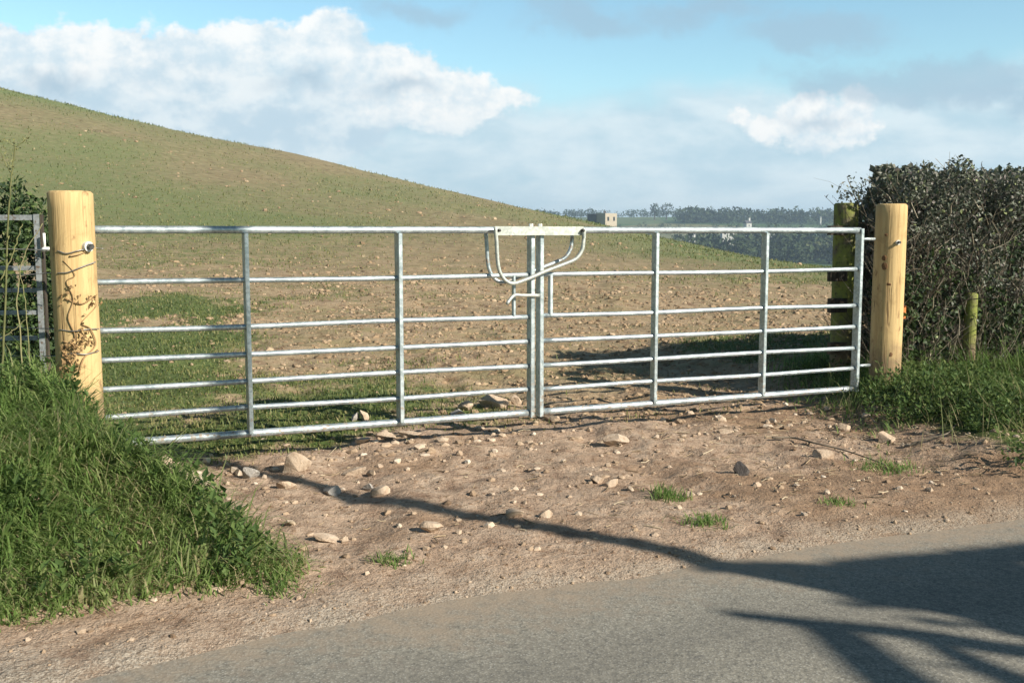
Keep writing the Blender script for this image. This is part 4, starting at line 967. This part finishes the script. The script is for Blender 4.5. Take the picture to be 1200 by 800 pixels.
limb([(1500, 800), (1350, 778), (1200, 762), (1080, 742), (980, 731), (900, 722), (858, 717)], 7.6, .075, .028)
limb([(1140, 850), (1060, 800), (1020, 770), (990, 745), (968, 732)], 7.9, .075, .05)
limb([(1290, 850), (1200, 800), (1150, 778), (1110, 758), (1090, 745)], 7.8, .055, .03)
limb([(1180, 790), (1130, 782), (1075, 773)], 7.8, .02, .008)
limb([(1180, 724), (1060, 700), (930, 672), (860, 664)], 7.8, .02, .006)
limb([(1140, 704), (1000, 680), (880, 668)], 7.5, .018, .005)
base = np.array([tc[0], tc[1], -.1]); mid_ = lift(1500, 720, T0 + 1.2)
w = smooth_path([base, base + np.array([.05, -.05, 1.6]), (base + mid_) / 2 + np.array([0, 0, .9]), mid_], 6)
part('trunk', tubes(w, np.linspace(.16, .06, len(w)), 12), M['polewood'], tr, True)

# ------------------------------------------------------------------ haze
zmin, zmax = float(z.min()) - 1.0, 42.0
hx0, hx1, hy0, hy1 = gx[0] - 3, gx[-1] + 3, gy[0] - 3, gy[-1] + 3
hz_ = obox(((hx0 + hx1) / 2, (hy0 + hy1) / 2, (zmin + zmax) / 2), (1, 0, 0), (0, 1, 0), ZA, (hx1 - hx0) / 2, (hy1 - hy0) / 2, (zmax - zmin) / 2)
k = NT('haze_air'); pv_ = k.n('ShaderNodeVolumePrincipled')
pv_.inputs['Color'].default_value = (0.62, 0.80, 1.0, 1); pv_.inputs['Density'].default_value = HAZE; pv_.inputs['Anisotropy'].default_value = 0.1
k.t.links.new(pv_.outputs[0], k.out.inputs['Volume'])
solo('haze', hz_, k.m, 'thin blue autumn haze over the far valley', kind='stuff')

# ------------------------------------------------------------------ sky
W = bpy.data.worlds.new('World'); S.world = W; W.use_nodes = True
k = NT.__new__(NT); k.t = W.node_tree; k.t.nodes.clear(); k.out = k.t.nodes.new('ShaderNodeOutputWorld')
sky = k.n('ShaderNodeTexSky', sky_type='NISHITA', sun_disc=False)
sky.sun_elevation = SUN_EL; sky.sun_rotation = math.atan2(SUN[0], SUN[1]); sky.air_density = 1.0; sky.dust_density = 0.3; sky.ozone_density = 1.6
dv = k.n('ShaderNodeTexCoord').outputs['Generated']
sp = k.n('ShaderNodeSeparateXYZ'); k.set(sp.inputs[0], dv)
yc = k.math('MAXIMUM', sp.outputs[1], 0.04)
U = k.math('DIVIDE', sp.outputs[0], yc); Wv = k.math('DIVIDE', sp.outputs[2], yc)
cb = k.n('ShaderNodeCombineXYZ'); k.set(cb.inputs[0], U); k.set(cb.inputs[1], Wv); UV = cb.outputs[0]
def UW(px, py):
    d = ray(px, py); return d[0] / d[1], d[2] / d[1]
def warp(amp, scale, seed):
    nz = k.n('ShaderNodeTexNoise'); k.set(nz.inputs['Vector'], k.mapv(UV, (1, 1, 1), (seed, seed * .7, 0))); nz.inputs['Scale'].default_value = scale; nz.inputs['Detail'].default_value = 5; nz.inputs['Roughness'].default_value = .62
    vm = k.n('ShaderNodeVectorMath', operation='SUBTRACT'); k.set(vm.inputs[0], nz.outputs['Color']); vm.inputs[1].default_value = (.5, .5, .5)
    sc = k.n('ShaderNodeVectorMath', operation='SCALE'); k.set(sc.inputs[0], vm.outputs[0]); sc.inputs['Scale'].default_value = amp
    ad = k.n('ShaderNodeVectorMath', operation='ADD'); k.set(ad.inputs[0], UV); k.set(ad.inputs[1], sc.outputs[0]); return ad.outputs[0]
def blobs(vec, items, power=1.0):
    """soft union of ellipses given in photo pixels (cx, cy, rx, ry): 1 at a centre, 0 at a rim, negative outside"""
    s_ = k.n('ShaderNodeSeparateXYZ'); k.set(s_.inputs[0], vec); cur = None
    for cx, cy, rx, ry in items:
        u0, w0 = UW(cx, cy); a = k.math('DIVIDE', k.math('SUBTRACT', s_.outputs[0], u0), rx / F); b = k.math('DIVIDE', k.math('SUBTRACT', s_.outputs[1], w0), ry / F)
        f = k.math('SUBTRACT', 1.0, k.math('SQRT', k.math('ADD', k.math('MULTIPLY', a, a), k.math('MULTIPLY', b, b))))
        f = k.math('MULTIPLY', f, min(rx, ry) / 40.0)
        cur = f if cur is None else k.math('MAXIMUM', cur, f)
    return cur
w1, w2, w3 = warp(.05, 9, 3.1), warp(.055, 14, 7.7), warp(.09, 10, 1.3)
nA = k.noise(k.mapv(UV, (1, 2.2, 1), (4, 2, 0)), 7, 6, .6); nB = k.noise(k.mapv(UV, (1, 1.6, 1), (9, 5, 0)), 16, 6, .62); nS = k.noise(k.mapv(UV, (1, 5, 1), (2, 8, 0)), 5, 5, .55)
G = CLOUD_GAIN
def tone(c): return tuple(v * G for v in c)
bg0 = k.n('ShaderNodeMix', data_type='RGBA', blend_type='MULTIPLY'); bg0.inputs[0].default_value = 1; k.set(bg0.inputs[6], sky.outputs[0]); bg0.inputs[7].default_value = (*SKY_TINT, 1)
col = bg0.outputs[2]
# thin high veil, thickening to a milky band over the horizon
veil = k.math('ADD', k.smooth(Wv, .20, .06, 0, .62), k.math('MULTIPLY', k.math('SUBTRACT', nA, .5), .7))
veil = k.math('MULTIPLY', veil, k.smooth(sp.outputs[1], 0.0, 0.2, .35, 1))
col = k.mix(k.math('MULTIPLY', k.smooth(veil, .12, .7), .85), col, tone((.52, .73, .84)))
# broad pale bank: low layer over the horizon and the shelf on the right
bank = blobs(w1, [(120, 190, 330, 150), (420, 190, 300, 120), (600, 200, 220, 95), (900, 185, 400, 100), (1200, 160, 330, 95), (-250, 160, 330, 150)])
bm = k.smooth(k.math('ADD', bank, k.math('MULTIPLY', k.math('SUBTRACT', nB, .5), 1.0)), -.05, 1.1)
bcol = k.mix(k.smooth(nA, .36, .62), tone((.50, .68, .79)), tone((.76, .87, .92)))
bcol = k.mix(k.smooth(nS, .48, .64, 0, .5), bcol, tone((.47, .65, .77)))
col = k.mix(k.math('MULTIPLY', bm, .88), col, bcol)
# great white cloud with a firm upper rim, and the smaller one on the right
head = blobs(w2, [(130, 140, 300, 112), (-80, 130, 220, 110), (330, 118, 150, 92), (386, 62, 62, 52), (440, 102, 92, 60), (520, 116, 80, 40), (585, 114, 50, 18), (948, 140, 44, 34), (900, 150, 44, 20), (1000, 142, 32, 36), (868, 134, 22, 16), (960, 168, 44, 20)])
nC = k.noise(UV, 34, 6, .65); he = k.math('ADD', k.math('ADD', head, k.math('MULTIPLY', k.math('SUBTRACT', nB, .5), .9)), k.math('MULTIPLY', k.math('SUBTRACT', nC, .5), .7))
hm = k.smooth(he, -.03, .25)
hcol = k.mix(k.smooth(k.math('ADD', k.math('MULTIPLY', nB, .6), k.math('MULTIPLY', nC, .4)), .38, .58), tone((.66, .79, .87)), tone((1.0, 1.0, .98)))
shade = blobs(w1, [(70, 175, 260, 90), (240, 112, 110, 26), (420, 185, 240, 66), (330, 140, 160, 40), (100, 100, 120, 26), (560, 150, 120, 28), (960, 182, 60, 14)])
sh = k.smooth(k.math('ADD', shade, k.math('MULTIPLY', k.math('SUBTRACT', nA, .5), 2.4)), -.1, .8)
inner = k.math('MULTIPLY', k.smooth(k.math('ADD', head, k.math('MULTIPLY', k.math('SUBTRACT', nA, .5), 2.0)), .6, 1.7), .6)
hcol = k.mix(k.math('MAXIMUM', k.math('MULTIPLY', sh, .9), inner), hcol, k.mix(k.smooth(nB, .4, .6), tone((.53, .69, .80)), tone((.76, .86, .91))))
fade = k.smooth(Wv, UW(0, 235)[1], UW(0, 150)[1], .15, 1.0)
col = k.mix(k.math('MULTIPLY', k.math('MULTIPLY', hm, .95), fade), col, hcol)
# small torn grey scraps
dark = blobs(w3, [(690, 16, 60, 14), (490, 3, 40, 10), (960, 34, 70, 20), (820, 8, 70, 12), (1080, 90, 120, 22), (1140, 97, 60, 22), (1045, 94, 40, 14), (970, 96, 40, 9), (1196, 124, 24, 12), (478, 97, 22, 7), (55, 104, 22, 12), (360, 86, 26, 8), (960, 143, 20, 6)])
dm = k.smooth(k.math('ADD', dark, k.math('MULTIPLY', k.math('SUBTRACT', nB, .5), .9)), -.3, .22)
col = k.mix(k.math('MULTIPLY', dm, .66), col, tone((.37, .53, .66)))
# unseen sky overhead and behind is dimmed to cut fill light and deepen shadows
fill_dim = k.math('MULTIPLY', k.smooth(sp.outputs[2], .28, .75, 1, .45), k.smooth(sp.outputs[1], -.5, .25, .55, 1))
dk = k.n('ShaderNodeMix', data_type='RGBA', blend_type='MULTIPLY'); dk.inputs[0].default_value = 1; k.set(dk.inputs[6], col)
cd = k.n('ShaderNodeCombineColor'); [k.set(cd.inputs[i], fill_dim) for i in range(3)]; k.set(dk.inputs[7], cd.outputs[0]); col = dk.outputs[2]
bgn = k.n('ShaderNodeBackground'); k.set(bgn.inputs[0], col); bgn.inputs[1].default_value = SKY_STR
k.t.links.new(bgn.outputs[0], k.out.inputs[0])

# ------------------------------------------------------------------ sun, camera, render
sl = bpy.data.lights.new('sun', 'SUN'); sl.energy = 5.0; sl.angle = math.radians(.45); sl.color = (1.0, .93, .80)
so = bpy.data.objects.new('sun', sl); COL.objects.link(so)
so.rotation_euler = Vector([float(v) for v in SUN]).to_track_quat('Z', 'Y').to_euler(); so.location = (20, -20, 30)
cam = bpy.data.cameras.new('camera'); cam.sensor_width = 36; cam.lens = 36; cam.clip_start = .05; cam.clip_end = 6000
co = bpy.data.objects.new('camera', cam); COL.objects.link(co); co.location = (0, 0, H); co.rotation_euler = (math.pi / 2 - PITCH, 0, 0); S.camera = co
S.view_settings.view_transform = 'Standard'; S.view_settings.look = 'None'; S.view_settings.exposure = EXPOSURE; S.view_settings.gamma = 1
S.render.engine = 'CYCLES'
S.cycles.use_denoising = True; S.cycles.denoiser = 'OPENIMAGEDENOISE'; S.cycles.denoising_prefilter = 'ACCURATE'
S.cycles.max_bounces = 6; S.cycles.diffuse_bounces = 3; S.cycles.transmission_bounces = 3; S.cycles.volume_bounces = 0
S.cycles.sample_clamp_indirect = 6
